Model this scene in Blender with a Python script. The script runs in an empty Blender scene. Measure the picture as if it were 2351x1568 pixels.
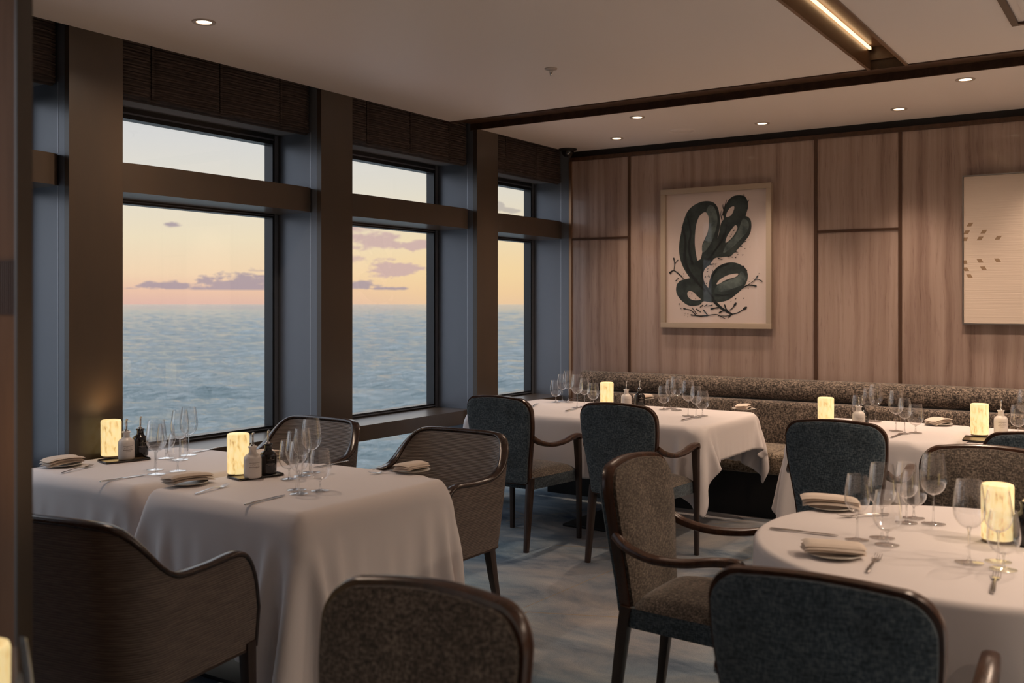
import bpy, bmesh, math, random
import numpy as np
from mathutils import Vector, Matrix, Euler
from mathutils.geometry import tessellate_polygon

SC = bpy.context.scene
C = SC.collection
PI = math.pi
R = math.radians

# ------------------------------------------------------------------ camera
EYE = 1.5
YAW = 33.4377
FPX = 2286.0
cam_d = bpy.data.cameras.new('camera')
cam = bpy.data.objects.new('camera', cam_d)
C.objects.link(cam)
cam.location = (0, 0, EYE)
cam.rotation_euler = (PI/2, 0, R(YAW))
cam_d.sensor_width = 36
cam_d.lens = FPX/2351*36
cam_d.shift_y = -86/2351
cam_d.clip_start = 0.05
cam_d.clip_end = 60000
cam_d.dof.use_dof = True
cam_d.dof.focus_distance = 5.8
cam_d.dof.aperture_fstop = 3.4
SC.camera = cam

# ------------------------------------------------------------------ render look
SC.render.engine = 'CYCLES'
SC.view_settings.view_transform = 'Standard'
SC.view_settings.look = 'None'
SC.view_settings.gamma = 1
SC.view_settings.use_curve_mapping = False
SC.view_settings.exposure = 0.13
cy = SC.cycles
cy.use_denoising = True
cy.max_bounces = 10
cy.diffuse_bounces = 5
cy.glossy_bounces = 5
cy.transmission_bounces = 10
cy.transparent_max_bounces = 32
cy.caustics_reflective = False
cy.caustics_refractive = False
cy.sample_clamp_indirect = 4
cy.blur_glossy = 0.5


def lin(r, g, b):
    f = lambda c: ((c/255+0.055)/1.055)**2.4 if c/255 > 0.04045 else c/255/12.92
    return (f(r), f(g), f(b), 1)


# node helper
class NT:
    def __init__(s, tree):
        s.t = tree
        tree.nodes.clear()

    def n(s, typ, ins=None, **attrs):
        nd = s.t.nodes.new(typ)
        for k, v in attrs.items():
            setattr(nd, k, v)
        for k, v in (ins or {}).items():
            sock = nd.inputs[k]
            if isinstance(v, bpy.types.NodeSocket):
                s.t.links.new(v, sock)
            else:
                sock.default_value = v
        return nd

    def m(s, op, a, b=0.0, c=0.0, clamp=False):
        return s.n('ShaderNodeMath', {0: a, 1: b, 2: c}, operation=op, use_clamp=clamp).outputs[0]

    def mix(s, fac, a, b, blend='MIX'):
        return s.n('ShaderNodeMix', {0: fac, 6: a, 7: b}, data_type='RGBA', blend_type=blend).outputs[2]

    def ramp(s, fac, stops, interp='LINEAR'):
        nd = s.n('ShaderNodeValToRGB', {0: fac})
        cr = nd.color_ramp
        cr.interpolation = interp
        while len(cr.elements) < len(stops):
            cr.elements.new(0.5)
        for e, (p, c) in zip(cr.elements, stops):
            e.position = p
            e.color = c
        return nd.outputs[0]


# ------------------------------------------------------------------ world: dusk sky
SUN_AZ = 124.6
def build_world():
    w = bpy.data.worlds.new('dusk_sky')
    SC.world = w
    w.use_nodes = True
    g = NT(w.node_tree)
    d = g.n('ShaderNodeTexCoord').outputs['Generated']
    sp = g.n('ShaderNodeSeparateXYZ', {0: d})
    x, y, z = sp.outputs
    el = g.m('MULTIPLY', g.m('ARCSINE', z), 180/PI)
    az = g.m('MULTIPLY', g.m('ARCTAN2', y, x), 180/PI)
    low = g.ramp(g.m('DIVIDE', el, 12.0, clamp=True), [
        (0.0, lin(226, 182, 168)), (0.06, lin(238, 194, 168)), (0.14, lin(245, 213, 178)), (0.30, lin(242, 224, 192)),
        (0.52, lin(230, 222, 206)), (0.75, lin(218, 216, 213)), (1.0, lin(206, 208, 212))])
    high = g.ramp(g.m('DIVIDE', g.m('SUBTRACT', el, 12.0), 78.0, clamp=True), [
        (0.0, lin(206, 208, 212)), (0.12, (1.45, 1.50, 1.62, 1)), (0.45, (1.75, 1.92, 2.20, 1)), (1.0, (1.35, 1.52, 1.90, 1))])
    col = g.mix(g.m('GREATER_THAN', el, 12.0), low, high)
    # away from the sunset the sky is bluer and dimmer
    daz = g.m('ABSOLUTE', g.m('SUBTRACT', az, SUN_AZ))
    away = g.m('DIVIDE', g.m('SUBTRACT', daz, 28.0), 70.0, clamp=True)
    lowmask = g.m('SUBTRACT', 1.0, g.m('DIVIDE', g.m('SUBTRACT', el, 20.0), 60.0, clamp=True))
    col = g.mix(g.m('MULTIPLY', away, g.m('MULTIPLY', lowmask, 0.85)), col, (0.95, 1.02, 1.16, 1))
    # warm glow round the sunset
    gx = g.m('DIVIDE', daz, 10.0)
    gy = g.m('DIVIDE', g.m('SUBTRACT', el, 1.2), 3.2)
    glow = g.m('EXPONENT', g.m('MULTIPLY', -1.0, g.m('ADD', g.m('MULTIPLY', gx, gx), g.m('MULTIPLY', gy, gy))))
    col = g.mix(g.m('MULTIPLY', glow, 0.6), col, (1.0, 0.70, 0.30, 1))
    # clouds: patches in azimuth / elevation broken up by noise
    vec = g.n('ShaderNodeCombineXYZ', {0: az, 1: g.m('MULTIPLY', el, 2.4), 2: 0.0}).outputs[0]
    nz = g.n('ShaderNodeTexNoise', {'Vector': vec, 'Scale': 0.9, 'Detail': 7.0, 'Roughness': 0.6}).outputs[0]
    nz = g.m('SUBTRACT', nz, 0.5)

    def blob(a0, e0, wa, we, k=2.6, flat=False):
        u = g.m('DIVIDE', g.m('SUBTRACT', az, a0), wa)
        v = g.m('DIVIDE', g.m('SUBTRACT', el, e0), we)
        r = g.m('SQRT', g.m('ADD', g.m('MULTIPLY', u, u), g.m('MULTIPLY', v, v)))
        s = g.m('ADD', g.m('SUBTRACT', 1.0, r), g.m('MULTIPLY', nz, 3.4))
        if flat:   # flat base
            s = g.m('MINIMUM', s, g.m('MULTIPLY', g.m('ADD', g.m('SUBTRACT', el, e0), we*0.5), 6.0))
        return g.m('MULTIPLY', s, k, clamp=True)
    def union(lst):
        o = lst[0]
        for q in lst[1:]:
            o = g.m('MAXIMUM', o, q)
        return o
    grey = union([blob(138.6, 1.05, 3.0, 0.60, flat=True), blob(142.4, 0.95, 2.0, 0.36, flat=True), blob(137.0, 1.15, 1.6, 0.7, flat=True),
                  blob(132.0, 1.0, 1.0, 0.34, flat=True), blob(130.6, 0.88, 1.8, 0.10), blob(142.2, 4.3, 0.55, 0.14, 1.4), blob(137.5, 1.85, .5, .07, 1.2)])
    pink = union([blob(130.3, 2.0, 1.7, 0.50), blob(131.6, 3.6, 1.9, 0.62, 1.8), blob(129.2, 3.35, 1.6, 0.38), blob(133.2, 2.6, 1.2, 0.3, 1.5), blob(132.6, 4.3, 2.0, 0.5, 1.0)])
    top = union([blob(124.2, 5.6, .35, .3), blob(123.5, 5.35, .5, .18)])
    col = g.mix(g.m('MULTIPLY', pink, 0.85), col, lin(206, 172, 170))
    col = g.mix(g.m('MULTIPLY', grey, 0.85), col, lin(165, 148, 160))
    col = g.mix(g.m('MULTIPLY', top, 0.6), col, lin(170, 160, 158))
    # soft high haze streaks
    nz2 = g.n('ShaderNodeTexNoise', {'Vector': g.n('ShaderNodeCombineXYZ', {0: g.m('MULTIPLY', az, 0.2), 1: el, 2: 3.0}).outputs[0], 'Scale': 0.35, 'Detail': 3.0}).outputs[0]
    col = g.mix(g.m('MULTIPLY', nz2, 0.10), col, lin(196, 186, 190))
    bg = g.n('ShaderNodeBackground', {'Color': col, 'Strength': 1.0})
    g.n('ShaderNodeOutputWorld', {0: bg.outputs[0]})
build_world()


def at(px, py, z=0.76):
    """a point of the plane at height z"""
    dl = (px-1175.5)/FPX
    dv = -(py-698)/FPX
    th = R(YAW)
    t = (z-EYE)/dv
    return ((dl*math.cos(th)-math.sin(th))*t, (dl*math.sin(th)+math.cos(th))*t)


# ------------------------------------------------------------------ lights in the ceiling (fittings come later for the seen ones)
CEIL = 2.82
WARM = (1.0, 0.74, 0.55)
DOWN = [  # x, y, watts, spot size deg
    (*at(468, 50, CEIL), 46, 150), (*at(1463, 269, CEIL), 74, 145), (*at(2216, 182, CEIL), 92, 145),
    (*at(1416, 317, CEIL), 46, 76), (*at(1750, 283, CEIL), 66, 76), (*at(2064, 250, CEIL), 70, 76),
    (-0.55, 7.15, 66, 76), (0.45, 7.15, 66, 76), (1.2, 6.42, 105, 150), (3.2, 6.42, 140, 150),  # these and the rest are out of view, added to brighten the room
    (-2.6, 0.2, 24, 150), (0.9, 3.9, 90, 150), (1.4, 3.2, 150, 150), (1.4, 0.6, 45, 150), (-1.2, -1.8, 22, 150),
    (3.6, 3.2, 260, 150), (3.6, 0.6, 110, 150), (1.2, -2.8, 40, 150), (-3.4, -2.4, 30, 150), (-0.2, 4.55, 130, 145), (4.6, 5.0, 190, 150)]
for i, (x, y, pw, sz) in enumerate(DOWN):
    l = bpy.data.lights.new('downlight_or_fill', 'SPOT')
    l.energy = pw
    l.color = WARM
    l.spot_size = R(sz)
    l.spot_blend = 1.0
    l.shadow_soft_size = 0.04
    o = bpy.data.objects.new('downlight_or_fill', l)
    o.location = (x, y, CEIL-0.02)
    C.objects.link(o)


# ------------------------------------------------------------------ materials
def pmat(name, col, rough=0.5, metal=0.0, spec=0.5, col2=None, nscale=(1, 1, 1), ns=10, detail=4, bump=0.0, bscale=None, bdist=0.01,
         emit=None, estr=0, sheen=0.0, coat=0.0, contrast=(0.35, 0.65), obj=False, ior=None):
    m = bpy.data.materials.new(name)
    m.use_nodes = True
    g = NT(m.node_tree)
    p = g.n('ShaderNodeBsdfPrincipled', {'Roughness': rough, 'Metallic': metal, 'Specular IOR Level': spec})
    tc = g.n('ShaderNodeTexCoord').outputs['Object']
    mp = g.n('ShaderNodeMapping', {'Vector': tc, 'Scale': nscale}).outputs[0]
    if col2 is not None:
        nz = g.n('ShaderNodeTexNoise', {'Vector': mp, 'Scale': ns, 'Detail': detail, 'Roughness': 0.6}).outputs[0]
        c = g.ramp(nz, [(contrast[0], col), (contrast[1], col2)])
        g.t.links.new(c, p.inputs['Base Color'])
    else:
        p.inputs['Base Color'].default_value = col
    if bump:
        nb = g.n('ShaderNodeTexNoise', {'Vector': mp, 'Scale': bscale or ns, 'Detail': 3.0}).outputs[0]
        b = g.n('ShaderNodeBump', {'Height': nb, 'Strength': bump, 'Distance': bdist})
        g.t.links.new(b.outputs[0], p.inputs['Normal'])
    if emit is not None:
        p.inputs['Emission Color'].default_value = emit
        p.inputs['Emission Strength'].default_value = estr
    if sheen:
        p.inputs['Sheen Weight'].default_value = sheen
        p.inputs['Sheen Roughness'].default_value = 0.5
    if coat:
        p.inputs['Coat Weight'].default_value = coat
        p.inputs['Coat Roughness'].default_value = 0.08
    g.n('ShaderNodeOutputMaterial', {0: p.outputs[0]})
    return m


def stone_mat():
    m = bpy.data.materials.new('vein_cut_stone')
    m.use_nodes = True
    g = NT(m.node_tree)
    tc = g.n('ShaderNodeTexCoord').outputs['Object']
    sp = g.n('ShaderNodeSeparateXYZ', {0: tc})
    wob = g.n('ShaderNodeTexNoise', {'Vector': tc, 'Scale': 2.2, 'Detail': 4.0}).outputs[0]
    xx = g.m('ADD', sp.outputs[0], g.m('MULTIPLY', wob, 0.05))
    v = g.n('ShaderNodeCombineXYZ', {0: g.m('MULTIPLY', xx, 22.0), 1: sp.outputs[1], 2: g.m('MULTIPLY', sp.outputs[2], 0.55)}).outputs[0]
    n1 = g.n('ShaderNodeTexNoise', {'Vector': v, 'Scale': 0.55, 'Detail': 3.0, 'Roughness': 0.6}).outputs[0]
    v2 = g.n('ShaderNodeCombineXYZ', {0: g.m('MULTIPLY', xx, 38.0), 1: sp.outputs[1], 2: g.m('MULTIPLY', sp.outputs[2], 2.6)}).outputs[0]
    n2 = g.n('ShaderNodeTexNoise', {'Vector': v2, 'Scale': 1.6, 'Detail': 5.0, 'Roughness': 0.7}).outputs[0]
    c1 = g.ramp(n1, [(0.30, (0.190, 0.120, 0.100, 1)), (0.46, (0.300, 0.212, 0.182, 1)), (0.60, (0.385, 0.288, 0.250, 1)), (0.75, (0.250, 0.168, 0.140, 1))])
    c = g.mix(g.m('MULTIPLY', g.m('SUBTRACT', n2, 0.35, clamp=True), 1.3), c1, (0.36, 0.275, 0.215, 1))
    dk = g.ramp(n2, [(0.36, (0.55, 0.5, 0.46, 1)), (0.44, (1, 1, 1, 1))])
    c = g.mix(0.4, c, g.mix(1.0, c, dk, 'MULTIPLY'))
    p = g.n('ShaderNodeBsdfPrincipled', {'Base Color': c, 'Roughness': 0.32, 'Specular IOR Level': 0.45, 'Coat Weight': 0.35, 'Coat Roughness': 0.06})
    g.n('ShaderNodeOutputMaterial', {0: p.outputs[0]})
    return m


def carpet_mat():
    m = bpy.data.materials.new('wave_carpet')
    m.use_nodes = True
    g = NT(m.node_tree)
    tc = g.n('ShaderNodeTexCoord').outputs['Object']
    mp = g.n('ShaderNodeMapping', {'Vector': tc, 'Rotation': (0, 0, 0.5), 'Scale': (1.0, 1.55, 1)}).outputs[0]
    n1 = g.n('ShaderNodeTexNoise', {'Vector': mp, 'Scale': 1.6, 'Detail': 7.0, 'Roughness': 0.62, 'Distortion': 0.6}).outputs[0]
    n2 = g.n('ShaderNodeTexNoise', {'Vector': tc, 'Scale': 0.55, 'Detail': 2.0}).outputs[0]
    blue = g.ramp(n1, [(0.30, (0.05, 0.10, 0.17, 1)), (0.45, (0.17, 0.27, 0.36, 1)), (0.6, (0.32, 0.42, 0.48, 1)), (0.75, (0.42, 0.50, 0.54, 1))])
    tan = g.ramp(n1, [(0.30, (0.07, 0.10, 0.15, 1)), (0.45, (0.22, 0.24, 0.27, 1)), (0.62, (0.36, 0.34, 0.33, 1)), (0.75, (0.42, 0.39, 0.37, 1))])
    c = g.mix(g.ramp(n2, [(0.42, (0, 0, 0, 1)), (0.58, (1, 1, 1, 1))]), blue, tan)
    vo = g.n('ShaderNodeTexVoronoi', {'Vector': g.n('ShaderNodeMapping', {'Vector': tc, 'Scale': (1.1, 0.8, 1)}).outputs[0], 'Scale': 1.0}, feature='DISTANCE_TO_EDGE').outputs[0]
    line = g.m('MULTIPLY', g.m('LESS_THAN', vo, 0.004), g.m('GREATER_THAN', n2, 0.5))
    c = g.mix(g.m('MULTIPLY', line, 0.5), c, (0.34, 0.24, 0.12, 1))
    fz = g.n('ShaderNodeTexNoise', {'Vector': tc, 'Scale': 260.0, 'Detail': 2.0}).outputs[0]
    c = g.mix(0.5, c, g.mix(1.0, c, g.ramp(fz, [(0.3, (0.5, 0.5, 0.5, 1)), (0.7, (1.4, 1.4, 1.4, 1))]), 'MULTIPLY'))
    b = g.n('ShaderNodeBump', {'Height': fz, 'Strength': 0.6, 'Distance': 0.004})
    p = g.n('ShaderNodeBsdfPrincipled', {'Base Color': c, 'Roughness': 0.95, 'Specular IOR Level': 0.15, 'Normal': b.outputs[0]})
    g.n('ShaderNodeOutputMaterial', {0: p.outputs[0]})
    return m


def tweed_mat(name, ca, cb, cc, sx=90, sz=260, bump=0.5, rough=0.9, sheen=0.2, axes=(1, 1, 1)):
    """woven cloth: short streaks of three yarn colours"""
    m = bpy.data.materials.new(name)
    m.use_nodes = True
    g = NT(m.node_tree)
    tc = g.n('ShaderNodeTexCoord').outputs['Object']
    a = g.n('ShaderNodeMapping', {'Vector': tc, 'Scale': (sx*axes[0], sx*axes[1], sz*axes[2])}).outputs[0]
    b_ = g.n('ShaderNodeMapping', {'Vector': tc, 'Scale': (sz*axes[0], sz*axes[1], sx*axes[2])}).outputs[0]
    n1 = g.n('ShaderNodeTexNoise', {'Vector': a, 'Scale': 1.0, 'Detail': 2.0}).outputs[0]
    n2 = g.n('ShaderNodeTexNoise', {'Vector': b_, 'Scale': 1.0, 'Detail': 2.0}).outputs[0]
    n3 = g.n('ShaderNodeTexNoise', {'Vector': tc, 'Scale': 9.0, 'Detail': 4.0}).outputs[0]
    s = g.m('ADD', g.m('MULTIPLY', n1, 0.5), g.m('MULTIPLY', n2, 0.5))
    c = g.ramp(s, [(0.40, ca), (0.5, cb), (0.60, cc)])
    c = g.mix(0.6, c, g.mix(1.0, c, g.ramp(n3, [(0.3, (0.55, 0.55, 0.55, 1)), (0.7, (1.35, 1.35, 1.35, 1))]), 'MULTIPLY'))
    b = g.n('ShaderNodeBump', {'Height': s, 'Strength': bump, 'Distance': 0.003})
    p = g.n('ShaderNodeBsdfPrincipled', {'Base Color': c, 'Roughness': rough, 'Specular IOR Level': 0.25, 'Normal': b.outputs[0], 'Sheen Weight': sheen})
    g.n('ShaderNodeOutputMaterial', {0: p.outputs[0]})
    return m


def rib_mat(name, ca, cb, freq=420.0, rough=0.45, bump=0.6):
    """horizontal grass-cloth ribs with broken yarns"""
    m = bpy.data.materials.new(name)
    m.use_nodes = True
    g = NT(m.node_tree)
    tc = g.n('ShaderNodeTexCoord').outputs['Object']
    mp = g.n('ShaderNodeMapping', {'Vector': tc, 'Scale': (13, 13, freq*0.6)}).outputs[0]
    n1 = g.n('ShaderNodeTexNoise', {'Vector': mp, 'Scale': 1.0, 'Detail': 3.0, 'Roughness': 0.6}).outputs[0]
    z = g.n('ShaderNodeSeparateXYZ', {0: tc}).outputs[2]
    w = g.m('SINE', g.m('ADD', g.m('MULTIPLY', z, freq*2), g.m('MULTIPLY', n1, 6.0)))
    c = g.ramp(g.m('ADD', g.m('MULTIPLY', n1, 0.85), g.m('MULTIPLY', w, 0.12)), [(0.3, ca), (0.6, cb)])
    b = g.n('ShaderNodeBump', {'Height': g.m('ADD', n1, g.m('MULTIPLY', w, 0.25)), 'Strength': bump, 'Distance': 0.003})
    p = g.n('ShaderNodeBsdfPrincipled', {'Base Color': c, 'Roughness': rough, 'Specular IOR Level': 0.4, 'Normal': b.outputs[0]})
    g.n('ShaderNodeOutputMaterial', {0: p.outputs[0]})
    return m


def thin_glass(name, tint=(1, 1, 1, 1), base=0.035, k=0.75, pw=3.0):
    m = bpy.data.materials.new(name)
    m.use_nodes = True
    g = NT(m.node_tree)
    f = g.n('ShaderNodeLayerWeight', {'Blend': 0.5}).outputs['Facing']
    fac = g.m('ADD', g.m('MULTIPLY', g.m('POWER', f, pw), k), base, clamp=True)
    t = g.n('ShaderNodeBsdfTransparent', {'Color': tint})
    gl = g.n('ShaderNodeBsdfGlossy', {'Roughness': 0.02, 'Color': (1, 1, 1, 1)})
    mx = g.n('ShaderNodeMixShader', {0: fac, 1: t.outputs[0], 2: gl.outputs[0]})
    g.n('ShaderNodeOutputMaterial', {0: mx.outputs[0]})
    return m


def clear_glass(name):
    m = bpy.data.materials.new(name)
    m.use_nodes = True
    g = NT(m.node_tree)
    gl = g.n('ShaderNodeBsdfGlass', {'Roughness': 0.0, 'IOR': 1.5, 'Color': (0.98, 0.98, 0.98, 1)})
    t = g.n('ShaderNodeBsdfTransparent', {'Color': (0.97, 0.97, 0.97, 1)})
    mx = g.n('ShaderNodeMixShader', {0: 0.6, 1: gl.outputs[0], 2: t.outputs[0]})
    g.n('ShaderNodeOutputMaterial', {0: mx.outputs[0]})
    return m


def lamp_mat():
    m = bpy.data.materials.new('lit_alabaster')
    m.use_nodes = True
    g = NT(m.node_tree)
    tc = g.n('ShaderNodeTexCoord').outputs['Object']
    mp = g.n('ShaderNodeMapping', {'Vector': tc, 'Scale': (1, 1, 0.38)}).outputs[0]
    n1 = g.n('ShaderNodeTexNoise', {'Vector': mp, 'Scale': 75.0, 'Detail': 4.0, 'Roughness': 0.65}).outputs[0]
    n2 = g.n('ShaderNodeTexNoise', {'Vector': tc, 'Scale': 16.0, 'Detail': 2.0}).outputs[0]
    c = g.ramp(n1, [(0.34, (0.42, 0.22, 0.06, 1)), (0.43, (0.90, 0.58, 0.20, 1)), (0.50, (1.0, 0.76, 0.34, 1)), (0.7, (1.0, 0.84, 0.46, 1))])
    c = g.mix(g.m('MULTIPLY', n2, 0.45), c, (1.0, 0.72, 0.30, 1))
    p = g.n('ShaderNodeBsdfPrincipled', {'Base Color': (0.75, 0.62, 0.42, 1), 'Roughness': 0.4, 'Emission Color': c, 'Emission Strength': 0.78})
    g.n('ShaderNodeOutputMaterial', {0: p.outputs[0]})
    return m


def sea_mat():
    m = bpy.data.materials.new('open_sea')
    m.use_nodes = True
    g = NT(m.node_tree)
    pos = g.n('ShaderNodeNewGeometry').outputs['Position']
    rt = g.n('ShaderNodeMapping', {'Vector': pos, 'Rotation': (0, 0, -0.80)}).outputs[0]
    mp = g.n('ShaderNodeMapping', {'Vector': rt, 'Scale': (0.42, 1.0, 1)}).outputs[0]
    n1 = g.n('ShaderNodeTexNoise', {'Vector': mp, 'Scale': 0.85, 'Detail': 5.0, 'Roughness': 0.62, 'Distortion': 0.3}).outputs[0]
    n2 = g.n('ShaderNodeTexNoise', {'Vector': mp, 'Scale': 0.22, 'Detail': 3.0, 'Roughness': 0.5}).outputs[0]
    h = g.m('ADD', g.m('MULTIPLY', n1, 1.1), g.m('MULTIPLY', n2, 1.3))
    b = g.n('ShaderNodeBump', {'Height': h, 'Strength': 1.0, 'Distance': 0.8})
    p = g.n('ShaderNodeBsdfPrincipled', {'Base Color': (0.08, 0.12, 0.125, 1), 'Roughness': 0.08, 'Specular IOR Level': 0.6, 'IOR': 1.33, 'Normal': b.outputs[0]})
    g.n('ShaderNodeOutputMaterial', {0: p.outputs[0]})
    return m


M = {}
M['ceil'] = pmat('satin_ceiling_paint', (0.84, 0.77, 0.75, 1), 0.45, spec=0.3)
M['stone'] = stone_mat()
M['carpet'] = carpet_mat()
M['bronze'] = pmat('bronze_brown_panel', (0.062, 0.047, 0.036, 1), 0.30, spec=0.6, col2=(0.078, 0.055, 0.038, 1), ns=3, nscale=(1, 1, 0.3))
M['reveal'] = pmat('slate_grey_satin_panel', (0.16, 0.175, 0.205, 1), 0.33, spec=0.5, metal=0.25)
M['frame'] = pmat('black_window_frame', (0.012, 0.013, 0.016, 1), 0.3, spec=0.5)
M['lintel'] = pmat('glossy_grey_lintel', (0.30, 0.31, 0.32, 1), 0.16, spec=0.7)
M['seam'] = pmat('bright_seam', (0.45, 0.47, 0.52, 1), 0.3, metal=0.6)
M['wood'] = pmat('dark_walnut', (0.034, 0.015, 0.009, 1), 0.27, spec=0.5, col2=(0.066, 0.028, 0.015, 1), ns=14, nscale=(3, 3, 0.5))
M['rimwood'] = pmat('dark_rim_wood', (0.022, 0.012, 0.009, 1), 0.24, spec=0.55, col2=(0.042, 0.023, 0.016, 1), ns=14, nscale=(3, 3, 0.5))
M['leg'] = pmat('espresso_wood', (0.028, 0.016, 0.012, 1), 0.35, spec=0.5, col2=(0.045, 0.026, 0.018, 1), ns=14, nscale=(3, 3, 0.4))
M['trimwood'] = pmat('ceiling_walnut', (0.055, 0.028, 0.017, 1), 0.4, spec=0.4, col2=(0.085, 0.045, 0.027, 1), ns=8, nscale=(3, 0.4, 3))
M['slotwood_lit'] = pmat('led_lit_walnut', (0.16, 0.085, 0.045, 1), 0.3, spec=0.5, col2=(0.20, 0.11, 0.06, 1), ns=8, nscale=(3, .4, 3))  # ceiling walnut lightened, the LED's glow put into its colour
M['batten'] = pmat('bronze_batten', (0.10, 0.055, 0.035, 1), 0.35, metal=0.4)
M['gold'] = pmat('brass_edge', (0.36, 0.21, 0.12, 1), 0.3, metal=0.8)
M['black'] = pmat('matt_black', (0.006, 0.005, 0.005, 1), 0.6)
M['steel_black'] = pmat('black_base_plate', (0.012, 0.012, 0.014, 1), 0.4, metal=0.3)
M['cloth'] = pmat('table_linen', (0.76, 0.71, 0.70, 1), 0.68, spec=0.25, sheen=0.15, bump=0.08, bscale=400, bdist=0.001)
M['napkin'] = pmat('napkin_linen', (0.72, 0.62, 0.53, 1), 0.85, spec=0.2, sheen=0.1, bump=0.15, bscale=300, bdist=0.001)
M['blue'] = tweed_mat('blue_woven_fabric', (0.024, 0.038, 0.049, 1), (0.055, 0.077, 0.095, 1), (0.115, 0.142, 0.158, 1), 60, 300)
M['tan'] = tweed_mat('taupe_mottled_fabric', (0.045, 0.037, 0.031, 1), (0.095, 0.076, 0.060, 1), (0.19, 0.155, 0.125, 1), 90, 200)
M['banq'] = tweed_mat('banquette_tweed', (0.028, 0.022, 0.018, 1), (0.105, 0.082, 0.066, 1), (0.27, 0.215, 0.17, 1), 55, 170)
M['banqseat'] = tweed_mat('banquette_seat_fabric', (0.05, 0.035, 0.022, 1), (0.17, 0.13, 0.09, 1), (0.30, 0.24, 0.18, 1), 60, 160)
M['barrel'] = rib_mat('brown_grasscloth', (0.085, 0.066, 0.056, 1), (0.20, 0.16, 0.135, 1))
M['lining'] = rib_mat('taupe_grasscloth', (0.13, 0.107, 0.092, 1), (0.25, 0.21, 0.18, 1), rough=0.4)
M['blind'] = rib_mat('chocolate_blind_fabric', (0.022, 0.015, 0.014, 1), (0.085, 0.060, 0.052, 1), freq=260.0, rough=0.8)
M['steel'] = pmat('polished_steel', (0.62, 0.60, 0.58, 1), 0.16, metal=1.0)
M['chrome'] = pmat('bright_chrome', (0.75, 0.72, 0.68, 1), 0.12, metal=1.0)
M['white_ceramic'] = pmat('off_white_ceramic', (0.80, 0.75, 0.70, 1), 0.25, spec=0.5)
M['black_ceramic'] = pmat('black_glazed_ceramic', (0.012, 0.010, 0.010, 1), 0.12, spec=0.6)
M['print_dark'] = pmat('brown_print', (0.12, 0.08, 0.06, 1), 0.6)
M['print_light'] = pmat('pale_print', (0.42, 0.36, 0.32, 1), 0.6)
M['tray'] = pmat('brass_rimmed_tray', (0.24, 0.17, 0.10, 1), 0.3, metal=0.7)
M['plate'] = pmat('stoneware_plate', (0.50, 0.47, 0.42, 1), 0.3)
M['bowl'] = thin_glass('thin_bowl_glass', base=0.095, k=0.9, pw=2.6)
M['footglass'] = thin_glass('foot_glass', base=0.11, k=0.8, pw=2.2)
M['glass'] = clear_glass('solid_clear_glass')
M['pane'] = thin_glass('window_glass', (0.97, 0.98, 0.98, 1), 0.03, 0.6, 5.0)
M['lamp'] = lamp_mat()
M['led'] = pmat('warm_led', (1, 0.8, 0.5, 1), 0.5, emit=(1.0, 0.66, 0.34, 1), estr=2.2)
M['bulb'] = pmat('lit_bulb', (1, 0.9, 0.7, 1), 0.5, emit=(1.0, 0.74, 0.48, 1), estr=6.0)
M['white_metal'] = pmat('white_metal_ring', (0.50, 0.42, 0.37, 1), 0.35)
M['pic_frame'] = pmat('champagne_frame', (0.44, 0.36, 0.28, 1), 0.4, metal=0.2)
M['paper'] = pmat('art_paper', (0.66, 0.55, 0.52, 1), 0.7)
M['ink'] = pmat('dark_green_ink', (0.010, 0.018, 0.018, 1), 0.6, col2=(0.045, 0.062, 0.060, 1), ns=9, contrast=(0.40, 0.75))
M['wash'] = pmat('grey_green_wash', (0.13, 0.165, 0.160, 1), 0.6, col2=(0.035, 0.052, 0.052, 1), ns=12)
M['ink_edge'] = pmat('black_ink', (0.006, 0.009, 0.010, 1), 0.6)
M['relief'] = pmat('ribbed_plaster', (0.60, 0.50, 0.42, 1), 0.6, bump=0.35, bscale=1.0, nscale=(2, 2, 160), bdist=0.004)
M['mark'] = pmat('tan_inlay', (0.27, 0.18, 0.11, 1), 0.5)
M['silver'] = pmat('silver_edge', (0.35, 0.33, 0.32, 1), 0.3, metal=0.9)
M['partition'] = pmat('lacquered_partition_wood', (0.17, 0.095, 0.055, 1), 0.5, spec=0.1, col2=(0.22, 0.125, 0.075, 1), ns=6, nscale=(3, 3, 0.4))
M['stonefloor'] = pmat('pale_stone_floor', (0.55, 0.58, 0.52, 1), 0.4)
M['lens'] = pmat('smoked_dome', (0.01, 0.008, 0.008, 1), 0.08, spec=0.7)
M['wallpaint'] = pmat('warm_wall_paint', (0.62, 0.52, 0.44, 1), 0.6)
M['sea'] = sea_mat()


# ------------------------------------------------------------------ mesh helpers
def obj(name, bm, mat, parent=None, smooth=True, angle=40, label=None):
    me = bpy.data.meshes.new(name)
    bm.normal_update()
    bm.to_mesh(me)
    bm.free()
    if smooth:
        for p in me.polygons:
            p.use_smooth = True
        me.set_sharp_from_angle(angle=R(angle))
    mats = mat if isinstance(mat, (list, tuple)) else [mat]
    for mm in mats:
        me.materials.append(M[mm] if isinstance(mm, str) else mm)
    o = bpy.data.objects.new(name, me)
    C.objects.link(o)
    if parent:
        o.parent = parent
    if label:
        o['label'] = label
    return o


def thing(name, label, cat, loc=(0, 0, 0), rz=0.0, group=None):
    o = bpy.data.objects.new(name, None)
    o.empty_display_size = 0.1
    C.objects.link(o)
    o.location = loc
    o.rotation_euler = (0, 0, rz)
    tag(o, label, cat, group)
    return o


def tag(o, label=None, cat=None, group=None, kind=None):
    if label: o['label'] = label
    if cat: o['category'] = cat
    if group: o['group'] = group
    if kind: o['kind'] = kind
    return o


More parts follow.
